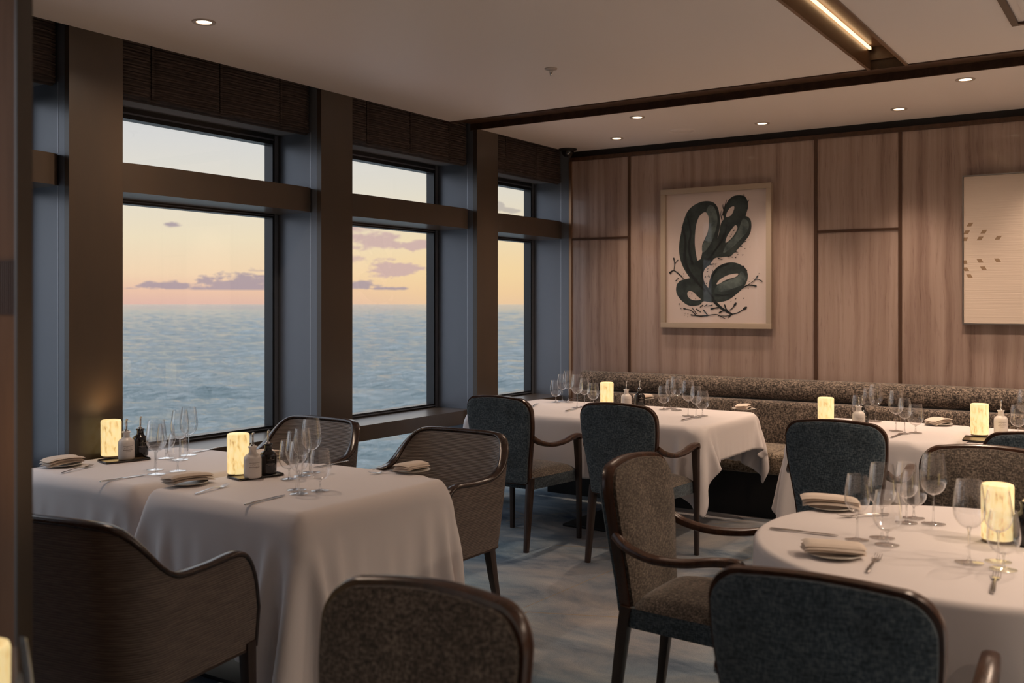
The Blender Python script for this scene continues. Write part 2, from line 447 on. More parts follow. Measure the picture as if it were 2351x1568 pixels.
def dup(root, loc, rz, label, group=None):
    r = root.copy()
    C.objects.link(r)
    r.location = loc
    r.rotation_euler = (0, 0, rz)
    r['label'] = label
    if group: r['group'] = group
    for ch in list(root.children):
        c = ch.copy()
        C.objects.link(c)
        c.parent = r
        for gch in list(ch.children):
            d = gch.copy()
            C.objects.link(d)
            d.parent = c
    return r


def box(bm, x0, x1, y0, y1, z0, z1, bev=0.0, mi=0):
    r = bmesh.ops.create_cube(bm, size=1)
    vs = r['verts']
    for v in vs:
        v.co = Vector(((v.co.x+.5)*(x1-x0)+x0, (v.co.y+.5)*(y1-y0)+y0, (v.co.z+.5)*(z1-z0)+z0))
    fs = set(f for v in vs for f in v.link_faces)
    for f in fs: f.material_index = mi
    if bev:
        es = list(set(e for v in vs for e in v.link_edges))
        bmesh.ops.bevel(bm, geom=es, offset=bev, segments=2, affect='EDGES', profile=0.7)
    return vs


def BM():
    return bmesh.new()


def bx(*a, **k):
    bm = BM()
    box(bm, *a, **k)
    return bm


def lathe(bm, prof, n=32, cx=0, cy=0, close=False):
    rings = []
    for r, z in prof:
        if r < 1e-6:
            rings.append([bm.verts.new((cx, cy, z))])
        else:
            rings.append([bm.verts.new((cx+r*math.cos(2*PI*i/n), cy+r*math.sin(2*PI*i/n), z)) for i in range(n)])
    for a, b in zip(rings, rings[1:]):
        if len(a) == 1 and len(b) == 1: continue
        if len(a) == 1:
            for i in range(n): bm.faces.new((a[0], b[(i+1) % n], b[i]))
        elif len(b) == 1:
            for i in range(n): bm.faces.new((a[i], a[(i+1) % n], b[0]))
        else:
            for i in range(n): bm.faces.new((a[i], a[(i+1) % n], b[(i+1) % n], b[i]))
    return rings


def sweep(bm, pts, w, h, n=12, side=None, pw=3.0, caps=True):
    """superellipse section swept along pts; w across (side), h the other way; w, h numbers or lists; side a fixed vector, list or None"""
    pts = [Vector(p) for p in pts]
    L = len(pts)
    W = w if isinstance(w, (list, tuple)) else [w]*L
    H = h if isinstance(h, (list, tuple)) else [h]*L
    rings = []
    for i, p in enumerate(pts):
        t = (pts[min(i+1, L-1)]-pts[max(i-1, 0)]).normalized()
        if side is None:
            s = t.cross(Vector((0, 0, 1)))
            if s.length < 1e-3: s = Vector((1, 0, 0))
        elif isinstance(side, list): s = Vector(side[i])
        else: s = Vector(side)
        s = (s-t*s.dot(t)).normalized()
        u = s.cross(t).normalized()
        ring = []
        for k in range(n):
            a = 2*PI*(k+0.5)/n
            ca, sa = math.cos(a), math.sin(a)
            q = (abs(ca)**pw+abs(sa)**pw)**(-1/pw)
            ring.append(bm.verts.new(p+s*(ca*q*W[i]/2)+u*(sa*q*H[i]/2)))
        rings.append(ring)
    for a, b in zip(rings, rings[1:]):
        for k in range(n):
            bm.faces.new((a[k], a[(k+1) % n], b[(k+1) % n], b[k]))
    if caps:
        bm.faces.new(rings[0][::-1])
        bm.faces.new(rings[-1])
    return rings


def spline(pts, m=8):
    """Catmull-Rom through pts"""
    P = [Vector(p) for p in pts]
    P = [P[0]*2-P[1]]+P+[P[-1]*2-P[-2]]
    out = []
    for i in range(1, len(P)-2):
        for k in range(m):
            t = k/m
            a, b, c, d = P[i-1], P[i], P[i+1], P[i+2]
            out.append(0.5*((2*b)+(c-a)*t+(2*a-5*b+4*c-d)*t*t+(3*b-a-3*c+d)*t**3))
    out.append(P[-2])
    return out


def grid_faces(bm, G, flip=False, cyc=False):
    for i in range(len(G)-1):
        n = len(G[i])
        for j in range(n if cyc else n-1):
            q = (G[i][j], G[i][(j+1) % n], G[i+1][(j+1) % n], G[i+1][j])
            bm.faces.new(q[::-1] if flip else q)


def struct(name, bm, mat, parent=None, smooth=False):
    o = obj(name, bm, mat, parent, smooth)
    if parent is None: o['kind'] = 'structure'
    return o


# ------------------------------------------------------------------ room shell
XW = -4.35      # pillar fronts
XG = -4.76      # glass
YB = 7.50       # far wall
PIL = [(-2.26, -1.97), (-0.58, -0.29), (1.10, 1.39), (2.78, 3.07), (4.46, 4.74), (6.11, 6.39)]

struct('floor', bx(-4.80, 6.0, -5.0, 7.62, -0.1, 0.0), 'carpet')
# pale stone strip in the carpet by the table
struct('trim_1', bx(-3.14, -2.55, 2.45, 3.30, 0.0, 0.0018), 'stonefloor')

CY0, CY1 = 5.78, 6.11     # recess across
SX0, SX1 = -1.402, -1.212   # light slot
cb = BM()
box(cb, XW, SX0, -5, CY0, CEIL, CEIL+.3)
box(cb, SX1, 6, -5, CY0, CEIL, CEIL+.3)
box(cb, XW, 6, CY1, YB+.12, CEIL, CEIL+.3)
box(cb, XW, 6, CY0, CY1, CEIL+.05, CEIL+.3)
box(cb, SX0, SX1, -5, CY0, CEIL+.13, CEIL+.3)
box(cb, -4.85, XW, -5, YB+.12, CEIL+.06, CEIL+.3)
struct('ceiling', cb, 'ceil')
# walnut linings of the recesses
tb = BM()
box(tb, XW-.06, 6, CY0-.012, CY0+.003, CEIL-.008, CEIL+.05)
box(tb, XW-.06, 6, CY1-.003, CY1+.012, CEIL-.008, CEIL+.05)
box(tb, XW-.06, 6, CY0+.003, CY1-.003, CEIL+.04, CEIL+.052)
struct('trim_2', tb, 'trimwood')
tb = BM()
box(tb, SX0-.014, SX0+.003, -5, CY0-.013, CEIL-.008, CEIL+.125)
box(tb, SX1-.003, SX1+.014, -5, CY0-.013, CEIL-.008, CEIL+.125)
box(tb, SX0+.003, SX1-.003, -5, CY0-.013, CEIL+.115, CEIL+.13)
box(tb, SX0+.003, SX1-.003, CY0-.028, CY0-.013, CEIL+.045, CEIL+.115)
struct('trim_3', tb, 'slotwood_lit')

# far wall: veined stone panels between bronze battens
struct('wall_back', bx(-4.345, 6.0, YB, YB+.12, 0.0, 2.735), 'stone')
struct('trim_4', bx(-4.345, 6.0, YB-.012, YB+.12, 2.735, 2.768), 'trimwood')
struct('trim_5', bx(-4.345, 6.0, YB+.01, YB+.12, 2.768, CEIL), 'black')  # shadow gap, its darkness put in as a black strip
tb = BM()
for x in (-3.774, -2.217, -1.612, -0.30, 0.35, 1.9, 2.5, 4.1):
    box(tb, x-.012, x+.012, YB-.010, YB, 0.9, 2.735)
box(tb, -4.33, -3.786, YB-.008, YB, 2.050, 2.068)
box(tb, -2.205, -1.624, YB-.008, YB, 2.032, 2.050)
box(tb, -0.288, 0.338, YB-.008, YB, 2.050, 2.068)
struct('trim_6', tb, 'batten')
struct('trim_7', bx(-4.352, -4.326, YB-.014, YB, 0.0, 2.735), 'gold')
struct('wall_right', bx(6.0, 6.12, -5, 7.62, 0, 3.1), 'wallpaint')
struct('wall_front', bx(-4.8, 6.12, -5.12, -5, 0, 3.1), 'wallpaint')

# pillars with bronze fronts, slate reveals behind
for i, (a, b) in enumerate(PIL):
    struct('trim_%d' % (8+i), bx(XW-.035, XW, a, b, 0, CEIL), 'bronze')
wb = BM()
for a, b in PIL:
    box(wb, XG-.06, XW-.036, a, b, 0, CEIL+.06)
box(wb, XG-.06, XW+.001, YB, YB+.12, 0, CEIL+.06)
box(wb, XG-.06, XW-.036, -5, -3.65, 0, CEIL+.06)
struct('wall_left', wb, 'reveal')
sb = BM()
for a, b in PIL + [(YB, YB+.1)]:
    box(sb, -4.4415, -4.4385, a-.0012, a, 0.705, 2.071)
    box(sb, -4.4415, -4.4385, a-.0012, a, 2.222, 2.565)
struct('trim_14', sb, 'seam')


def rounded_bar(bm, x_front, x_back, y0, y1, z0, z1, ry=0.20, rx=0.055):
    """beam seen from above as a bar whose front corners are softly rounded"""
    pl = [(x_back, y0), (x_back, y1)]
    for k in range(13):
        a = PI/2*(1-k/12)
        pl.append((x_front-rx+rx*math.cos(a), y1-ry+ry*math.sin(a)))
    for k in range(13):
        a = PI/2*k/12
        pl.append((x_front-rx+rx*math.cos(a), y0+ry-ry*math.sin(a)))
    lo = [bm.verts.new((x, y, z0)) for x, y in pl]
    hi = [bm.verts.new((x, y, z1)) for x, y in pl]
    bm.faces.new(lo[::-1])
    bm.faces.new(hi)
    n = len(pl)
    for i in range(n):
        bm.faces.new((lo[i], lo[(i+1) % n], hi[(i+1) % n], hi[i]))


bays = [(PIL[k][1], PIL[k+1][0]) for k in range(5)] + [(PIL[5][1], YB)]
bays = bays[2:]
for wi, (a, b) in enumerate(bays):
    e = bpy.data.objects.new('window_%d' % (wi+1), None)
    C.objects.link(e)
    e['kind'] = 'structure'
    fb, jb = BM(), BM()
    fw, x0, x1 = 0.055, XG-.03, XG+.045
    for z0, z1 in ((0.06, 0.60), (0.705, 2.071), (2.222, 2.565)):
        top = 0.028 if z1 == 2.071 else 0.06
        for ya, yb, yg, yr in ((a+.008, a+fw-.016, a+fw-.016, a), (b-fw+.016, b-.008, b-fw, b-.008)):
            box(jb, x0, x1, ya, yb, z0, z1)
            box(fb, x0, x1-.002, yg, yg+.016, z0, z1)
            box(fb, x0, x1-.006, yr, yr+.008, z0, z1)
        box(fb, x0, x1, a+fw, b-fw, z1-top, z1)
        box(fb, x0, x1, a+fw, b-fw, z0, z0+.03)
        box(jb, x1, x1+.006, a+fw, b-fw, z1-top*.6, z1-top*.45)
        box(jb, x1, x1+.010, a+fw, b-fw, z0+.012, z0+.017)
    struct('jamb', jb, 'reveal', e)
    struct('window_frame', fb, 'frame', e)
    pb = BM()
    for z0, z1 in ((0.08, 0.59), (0.73, 2.05), (2.24, 2.51)):
        box(pb, XG-.004, XG+.0, a+.05, b-.05, z0, z1)
    struct('pane', pb, 'pane', e)
    tbm = BM()
    rounded_bar(tbm, -4.39, XG-.03, a+.001, b-.001, 2.066, 2.215)
    bmesh.ops.recalc_face_normals(tbm, faces=tbm.faces)
    obj('transom_beam', tbm, 'bronze', e, True, 30)
    sbm = BM()
    rounded_bar(sbm, -4.39, XG-.03, a+.001, b-.001, 0.605, 0.706)
    bmesh.ops.recalc_face_normals(sbm, faces=sbm.faces)
    obj('window_sill', sbm, 'bronze', e, True, 30)
    struct('lintel', bx(XG-.03, -4.50, a+.001, b-.001, 2.565, 2.86), 'lintel', e)
    struct('kick_panel', bx(XG-.03, -4.60, a+.001, b-.001, 0.0, 0.06), 'reveal', e)

# soft folded blinds above each window
blab = ['brown ribbed fabric blind above the window slice at the far left, next to the partition',
        'brown ribbed fabric blind above the widest sea window, left of the second pillar',
        'brown ribbed fabric blind above the middle window with pink clouds',
        'brown ribbed fabric blind above the narrow window by the stone wall']
for wi, (a, b) in enumerate(bays):
    root = thing('roman_blind', blab[wi], 'blind', (0, (a+b)/2, 0), 0, 'roman blinds over the windows')
    half = (b-a)/2-.012
    seams = [-half+.32*(0.7), -half+.32*0.7+.45, -half+.32*0.7+.90]
    bm = BM()
    nz, ny = 56, 90
    G = []
    def dip(y):
        d = min(abs(y-s) for s in seams)
        return math.exp(-(d/.016)**2)
    for i in range(nz+1):
        row = []
        t = i/nz
        for j in range(ny+1):
            y = -half+2*half*j/ny
            dd = dip(y)
            bulge = 0.012*abs(math.sin(PI*min(1, min(abs(y-s) for s in seams)/.225)))**.6
            edge = min(1, (half-abs(y))/.05)
            z = 2.578+(CEIL+.05-2.578)*t - 0.014*(1-dd)*(1-t)**3
            x = -4.422-.026*dd+bulge*(1-t)*.9-.02*(1-edge)+0.0035*math.sin(i*1.9+.6*math.sin(y*9))
            row.append(bm.verts.new((x, y, z)))
        G.append(row)
    bk = []
    for (x, z) in ((-4.435, 2.562), (-4.468, 2.545), (-4.482, 2.550), (-4.485, CEIL+.05)):
        bk.append([bm.verts.new((x, -half+2*half*j/ny, z)) for j in range(ny+1)])
    grid_faces(bm, G, True)
    prev = G[0]
    for rw in bk:
        grid_faces(bm, [prev, rw])
        prev = rw
    bmesh.ops.recalc_face_normals(bm, faces=bm.faces)
    obj('blind_fabric', bm, 'blind', root, True, 60)
    for s in seams:
        obj('seam_tape', bx(-4.440, -4.4285, s-.008, s+.008, 2.566, CEIL+.05), 'blind', root, False)

# partition at the left edge of the view
pb = BM()
box(pb, -3.6, -1.920, 1.116, 1.138, 0, CEIL)
box(pb, -3.6, -2.035, 1.138, 1.19, 0, CEIL)
struct('wall_partition', pb, 'partition')
struct('trim_15', bx(-1.919, -1.908, 1.108, 1.1405, 0, CEIL, 0.002), 'bronze')
pb = BM()
for k in range(9):  # reflection of a louvre built as thin strips on the panel
    x = -1.932-k*.0075
    box(pb, x-.0015, x+.0015, 1.113, 1.1162, 1.478, 1.588)
struct('trim_16', pb, 'batten')

# ------------------------------------------------------------------ sea
def sea():
    rng = np.random.RandomState(5)
    nr, na = 620, 460
    r = 26*np.exp(np.linspace(0, math.log(5200/26), nr))
    az = np.radians(np.linspace(100, 178, na))
    Rr, A = np.meshgrid(r, az, indexing='ij')
    X, Y = Rr*np.cos(A), Rr*np.sin(A)
    Z = np.zeros_like(X)
    for k in range(46):
        lam = 2.6*(13**rng.rand())
        th = R(118)+rng.randn()*0.42
        amp = 0.0150*lam**0.70
        fade = np.clip((lam*22-Rr*0.14)/(lam*10), 0, 1)   # short waves fade where they cannot be resolved
        ph = rng.rand()*6.28
        s = np.sin((X*math.cos(th)+Y*math.sin(th))*2*PI/lam+ph)
        Z += amp*fade*(s+0.35*(s*s-0.5))
    Z -= 12.5
    co = np.stack([X, Y, Z], -1).reshape(-1, 3)
    i, j = np.meshgrid(np.arange(nr-1), np.arange(na-1), indexing='ij')
    a = (i*na+j).ravel()
    f = np.stack([a, a+na, a+na+1, a+1], -1)
    me = bpy.data.meshes.new('sea')
    me.vertices.add(len(co)); me.vertices.foreach_set('co', co.astype(np.float32).ravel())
    me.loops.add(f.size); me.loops.foreach_set('vertex_index', f.ravel().astype(np.int32))
    me.polygons.add(len(f)); me.polygons.foreach_set('loop_start', np.arange(0, f.size, 4, dtype=np.int32))
    me.update(calc_edges=True)
    me.validate()
    for p in me.polygons: p.use_smooth = True
    if me.polygons[0].normal.z < 0: me.flip_normals()
    me.materials.append(M['sea'])
    o = bpy.data.objects.new('sea', me)
    C.objects.link(o)
    tag(o, 'grey blue rippled sea seen through the windows out to the horizon', 'sea', kind='stuff')
    bm = BM()
    vs = [bm.verts.new(p) for p in ((-40000, -40000, -13.6), (-20, -40000, -13.6), (-20, 40000, -13.6), (-40000, 40000, -13.6))]
    bm.faces.new(vs)
    o2 = obj('sea_horizon', bm, 'sea', o)
    o2.parent = o
sea()
#SPLIT

# ------------------------------------------------------------------ draped cloths (small cloth solver)
def drape(cx, cyy, hx, hy, dx0, dx1, dy0, dy1, seed=0, zt=0.757, h=0.028, steps=220, iters=15, clip=None, circ=False, rc=0.05):
    """a flat cloth dropped over a table block; hx, hy half sizes, dx0.. drops on -x, +x, -y, +y"""
    rng = np.random.RandomState(seed)
    xs = np.linspace(cx-hx-dx0, cx+hx+dx1, int(round((2*hx+dx0+dx1)/h))+1)
    ys = np.linspace(cyy-hy-dy0, cyy+hy+dy1, int(round((2*hy+dy0+dy1)/h))+1)
    X, Y = np.meshgrid(xs, ys, indexing='ij')
    p = np.stack([X, Y, np.full_like(X, zt+0.004)], -1)
    p[..., 2] += rng.randn(*X.shape)*0.0015
    # start with the overhang already leaning down so it settles quickly
    ox = np.maximum(np.abs(X-cx)-hx, 0)*np.sign(X-cx)
    oy = np.maximum(np.abs(Y-cyy)-hy, 0)*np.sign(Y-cyy)
    od = np.hypot(ox, oy)
    p[..., 0] -= ox*0.35
    p[..., 1] -= oy*0.35
    p[..., 2] -= od*0.75
    d0 = np.maximum(np.abs(X-cx)-hx, np.abs(Y-cyy)-hy)
    pin = (d0 < -0.03)[..., None]
    P0 = np.stack([X, Y, np.full_like(X, zt)], -1)
    if clip: clip(p)
    p = np.where(pin, P0, p)
    q = p.copy()
    dxs, dys = xs[1]-xs[0], ys[1]-ys[0]
    S = lambda a, b: (slice(None) if a is None else a)
    cons = []
    nx, ny = X.shape
    def add(di, dj, L, k, par):
        # sub-lattices so that no vertex is in a constraint twice per pass
        ai, bi = (max(0, -di), nx-max(0, di))
        aj, bj = (max(0, -dj), ny-max(0, dj))
        if par == 'i':
            for s in range(2*abs(di) if abs(di) else 1):
                if s % (2*abs(di)) >= abs(di): continue
            for s in range(2):
                idx = np.arange(ai, bi)
                idx = idx[((idx//abs(di)) % 2) == s]
                cons.append((np.ix_(idx, np.arange(aj, bj)), np.ix_(idx+di, np.arange(aj, bj)+dj), L, k))
        else:
            for s in range(2):
                idx = np.arange(aj, bj)
                idx = idx[((idx//abs(dj)) % 2) == s]
                cons.append((np.ix_(np.arange(ai, bi), idx), np.ix_(np.arange(ai, bi)+di, idx+dj), L, k))
    dg = math.hypot(dxs, dys)
    add(1, 0, dxs, 1.0, 'i'); add(0, 1, dys, 1.0, 'j')
    add(1, 1, dg, 0.35, 'i'); add(1, -1, dg, 0.35, 'i')
    add(2, 0, 2*dxs, 0.03, 'i'); add(0, 2, 2*dys, 0.03, 'j')
    g = np.array([0, 0, -9.81])*(1/50)**2
    def collide(p, q):
        rx, ry = p[..., 0]-cx, p[..., 1]-cyy
        ax, ay = hx-rc, hy-rc
        ux, uy = np.abs(rx)-ax, np.abs(ry)-ay
        out = np.hypot(np.maximum(ux, 0), np.maximum(uy, 0))
        ins = np.minimum(np.maximum(ux, uy), 0)
        d = out+ins-rc           # signed distance to the rounded table outline in plan
        dz = p[..., 2]-zt
        m = (d < 0) & (dz < 0)
        top = m & (dz > -0.30) & ((-dz) < (-d)+0.012)
        p[..., 2] = np.where(top, zt, p[..., 2])
        # friction on the top
        p[..., :2] = np.where(top[..., None], q[..., :2]*0.7+p[..., :2]*0.3, p[..., :2])
        sd = m & ~top
        gx = np.where(out > 0, np.maximum(ux, 0)/np.maximum(out, 1e-6), (ux > uy)*1.0)*np.sign(rx)
        gy = np.where(out > 0, np.maximum(uy, 0)/np.maximum(out, 1e-6), (ux <= uy)*1.0)*np.sign(ry)
        p[..., 0] = np.where(sd, p[..., 0]-d*gx, p[..., 0])
        p[..., 1] = np.where(sd, p[..., 1]-d*gy, p[..., 1])
        np.maximum(p[..., 2], 0.008, out=p[..., 2])
        if clip: clip(p)
        p[...] = np.where(pin, P0, p)
    for st in range(steps):
        damp = 0.965 if st < steps*0.7 else 0.88
        v = (p-q)*damp
        sp_ = np.sqrt((v*v).sum(-1, keepdims=True))+1e-9
        v *= np.minimum(1, .025/sp_)
        q = p.copy()
        p = p+v+g
        for it in range(iters):
            for A, B, L, k in cons:
                a, b = p[A], p[B]
                d = b-a
                l = np.sqrt((d*d).sum(-1, keepdims=True))+1e-9
                f = d*((l-L)/l)*0.5*k
                p[A] = a+f
                p[B] = b-f
            if it % 4 == 3: collide(p, q)
        collide(p, q)
    return p


def cloth_obj(name, p, mat='cloth'):
    bm = BM()
    G = [[bm.verts.new(v) for v in row] for row in p.tolist()]
    grid_faces(bm, G)
    bmesh.ops.recalc_face_normals(bm, faces=bm.faces)
    o = obj(name, bm, mat, None, True, 180)
    s = o.modifiers.new('smooth', 'SUBSURF'); s.levels = 1; s.render_levels = 1
    t = o.modifiers.new('thick', 'SOLIDIFY'); t.thickness = 0.0022; t.offset = 1
    return o


def table(cx, cyy, hx, hy, label, px=None, py=None, base=0.30, round_top=False):
    t = thing('dining_table', label, 'table', (cx, cyy, 0), 0, 'pedestal tables under the cloths')
    bm = BM()
    if round_top:
        lathe(bm, [(0, .72), (hx-.01, .72), (hx, .73), (hx, .745), (hx-.01, .752), (0, .752)], 64)
    else:
        r_, pl = .10, []
        ax, ay = hx-.042, hy-.042
        for cx_, cy_, a0 in ((ax-r_, ay-r_, 0), (-ax+r_, ay-r_, 90), (-ax+r_, -ay+r_, 180), (ax-r_, -ay+r_, 270)):
            for k in range(9):
                pl.append((cx_+r_*math.cos(R(a0+k*11.25)), cy_+r_*math.sin(R(a0+k*11.25))))
        lo = [bm.verts.new((x, y, .715)) for x, y in pl]; hi = [bm.verts.new((x, y, .744)) for x, y in pl]
        bm.faces.new(lo[::-1]); bm.faces.new(hi)
        for i in range(len(pl)): bm.faces.new((lo[i], lo[(i+1) % len(pl)], hi[(i+1) % len(pl)], hi[i]))
    obj('tabletop', bm, 'leg', t, True, 30)
    bx_, by_ = (px-cx if px else 0), (py-cyy if py else 0)
    bm = BM()
    lathe(bm, [(0, .018), (.045, .018), (.045, .72), (0, .72)], 24, bx_, by_)
    obj('pedestal', bm, 'steel_black', t, True, 30)
    bm = BM()
    box(bm, bx_-base, bx_+base, by_-base, by_+base, 0.002, .018, .003)
    obj('base_plate', bm, 'steel_black', t, True, 30)
    return t


# rectangular tables and cloths
T1 = (-3.905, 2.955, .436, .460)
T2 = (-2.985, 2.955, .450, .465)
T3 = (-3.245, 6.150, .905, .515)
T4 = (-1.420, 6.150, .450, .480)
T5 = (-0.495, 6.150, .450, .480)
T6 = (-1.28, 0.60, .44, .42)
def clip1(p):
    np.clip(p[..., 0], -4.342, -3.452, out=p[..., 0])
    np.minimum(p[..., 1], 3.45, out=p[..., 1])
def clip2(p):
    m = (p[..., 1] > 2.49) & (p[..., 0] < -3.441)
    p[..., 0] = np.where(m, -3.441, p[..., 0])
    np.minimum(p[..., 1], 3.45, out=p[..., 1])
def clip3(p):
    np.maximum(p[..., 0], -4.342, out=p[..., 0])
    np.minimum(p[..., 1], 6.70, out=p[..., 1])
def clip4(p):
    np.minimum(p[..., 0], -0.962, out=p[..., 0])
    np.minimum(p[..., 1], 6.70, out=p[..., 1])
def clip5(p):
    np.maximum(p[..., 0], -0.958, out=p[..., 0])
    np.minimum(p[..., 1], 6.70, out=p[..., 1])
for (nm, T, dr, cl, sd, lab) in (
    ('tablecloth', T1, (.30, .40, .44, .40), clip1, 1, 'white linen cloth on the table against the left window pillar'),
    ('tablecloth', T2, (.47, .47, .47, .42), clip2, 4, 'white linen cloth falling in deep folds at the front left table'),
    ('tablecloth', T3, (.22, .21, .34, .30), clip3, 3, 'white linen cloth on the long table in the far window corner'),
    ('tablecloth', T4, (.36, .30, .46, .30), clip4, 6, 'white linen cloth on the middle table along the tweed banquette'),
    ('tablecloth', T5, (.30, .30, .40, .30), clip5, 7, 'white linen cloth on the rightmost table along the tweed banquette')):
    st = 220 if T in (T1, T2, T3) else 150
    o = cloth_obj(nm, drape(T[0], T[1], T[2], T[3], *dr, seed=sd, clip=cl, steps=st, rc=0.032))
    tag(o, lab, 'tablecloth', 'white tablecloths')
table(*T1, 'black pedestal table hidden under the cloth by the left window pillar')
table(*T2, 'black pedestal table hidden under the front left cloth with deep folds')
table(*T3, 'black pedestal table under the long cloth in the far window corner', px=-3.12, py=6.10)
table(*T4, 'black pedestal table under the middle banquette cloth')
table(*T5, 'black pedestal table under the rightmost banquette cloth')
table(*T6, 'dark square table at the very bottom left, in front of the partition')

# round table: the cloth is a smooth skirt that flares
RT = (-0.51, 3.315, .637)
table(RT[0], RT[1], RT[2]-.01, RT[2]-.01, 'black pedestal table hidden under the round white cloth', round_top=True)
def round_cloth():
    bm = BM()
    n = 160
    rng = random.Random(3)
    G = []
    prof = []
    for r in np.linspace(0.02, RT[2]-.015, 14): prof.append((r, .757, 0))
    for k in range(1, 7):
        a = k/6*PI/2
        prof.append((RT[2]-.015+.02*math.sin(a), .757-.02*(1-math.cos(a)), 0))
    for k in range(1, 22):
        t = k/21
        prof.append((RT[2]+.005+.030*t, .737-.60*t, t))
    ph = [rng.random()*6.28 for _ in range(5)]
    for r, z, t in prof:
        row = []
        for i in range(n):
            a = 2*PI*i/n
            f = math.sin(11*a+ph[0])*.6+math.sin(17*a+ph[1])*.4+math.sin(6*a+ph[2])*.5
            rr = r+.022*f*t**1.3
            X, Y = RT[0]+rr*math.cos(a), RT[1]+rr*math.sin(a)
            k = min(1, t*12)
            if Y > RT[1]+.3:
                e = max(0, 1-max(0, abs(X+.585)-.31)/.06)
                Y -= k*e*max(0, Y-3.765)
            if X < RT[0]-.3:
                e = max(0, 1-max(0, abs(Y-3.335)-.31)/.06)
                X += k*e*max(0, -1.105-X)
            row.append(bm.verts.new((X, Y, z)))
        G.append(row)
    c = bm.verts.new((RT[0], RT[1], .757))
    for i in range(n): bm.faces.new((c, G[0][i], G[0][(i+1) % n]))
    grid_faces(bm, G, False, True)
    bmesh.ops.recalc_face_normals(bm, faces=bm.faces)
    o = obj('tablecloth', bm, 'cloth', None, True, 180)
    t = o.modifiers.new('thick', 'SOLIDIFY'); t.thickness = 0.0022; t.offset = 1
    tag(o, 'white linen cloth on the round table at the right', 'tablecloth', 'white tablecloths')
round_cloth()

# ------------------------------------------------------------------ upholstered armchairs
def back_w(z, zb=0.40, zt=0.925, r=0.085):
    t = min(1, max(0, (z-zb)/.42))
    t = t*t*(3-2*t)
    w = 0.194+(0.240-0.194)*t
    if z > zt-r:
        d = min(r, z-(zt-r))
        w = w-r+math.sqrt(max(0, r*r-d*d))
    if z < zb+.02:
        d = zb+.02-z
        w = w-.02+math.sqrt(max(0, .0004-d*d))
    return w


def back_y(x, z):
    t = (z-.40)/.52
    return -0.225-0.055*t-0.035*t*t*0.6+0.42*x*x*(0.5+0.5*t)


def slab(bm, off0, off1, inset0=0.008, inset1=0.008, grow=0.0, bulge0=0.0, bulge1=0.0, zb=0.40, zt=0.925, crown=0.010):
    """a plate following the curved back; offsets measured along +y from the mid surface"""
    zs = [zb+.02*(1-math.cos(k/4*PI/2)) for k in range(4)]
    zs += list(np.linspace(zb+.02, zt-.085, 16))
    zs += [zt-.085+.085*math.sin(k/10*PI/2) for k in range(1, 11)]
    nc = 16
    layers = [(off0, inset0, bulge0), (off0+(off1-off0)*.3, 0, None), (off1-(off1-off0)*.3, 0, None), (off1, inset1, bulge1)]
    def P(z, u, off, ins, bulge=0.0):
        zc = (zb+zt)/2
        zz = zc+(z-zc)*(1-(ins-grow)*2/(zt-zb))
        w = back_w(z, zb, zt)-(ins-grow)
        x = u*w
        zz += crown*(1-u*u)*max(0, (z-.7)/.22)
        b = bulge*(1-u**4)*(1-abs(2*(z-zb)/(zt-zb)-1)**4)
        return Vector((x, back_y(x, zz)+off+b, zz))
    nr = len(zs)
    def full(off, ins, bulge):
        return [[bm.verts.new(P(z, -1+2*j/nc, off, ins, bulge)) for j in range(nc+1)] for z in zs]
    F0 = full(*layers[0])
    F1 = full(*layers[3])
    grid_faces(bm, F0)
    grid_faces(bm, F1, True)
    def loop_idx():
        return [(0, j) for j in range(nc)]+[(i, nc) for i in range(nr-1)]+[(nr-1, j) for j in range(nc, 0, -1)]+[(i, 0) for i in range(nr-1, 0, -1)]
    L = loop_idx()
    prev = [F0[i][j] for i, j in L]
    for off, ins, _ in layers[1:3]:
        cur = [bm.verts.new(P(zs[i], -1+2*j/nc, off, ins)) for i, j in L]
        for k in range(len(L)):
            bm.faces.new((prev[k], prev[(k+1) % len(L)], cur[(k+1) % len(L)], cur[k]))
        prev = cur
    cur = [F1[i][j] for i, j in L]
    for k in range(len(L)):
        bm.faces.new((prev[k], prev[(k+1) % len(L)], cur[(k+1) % len(L)], cur[k]))
    bmesh.ops.recalc_face_normals(bm, faces=bm.faces)


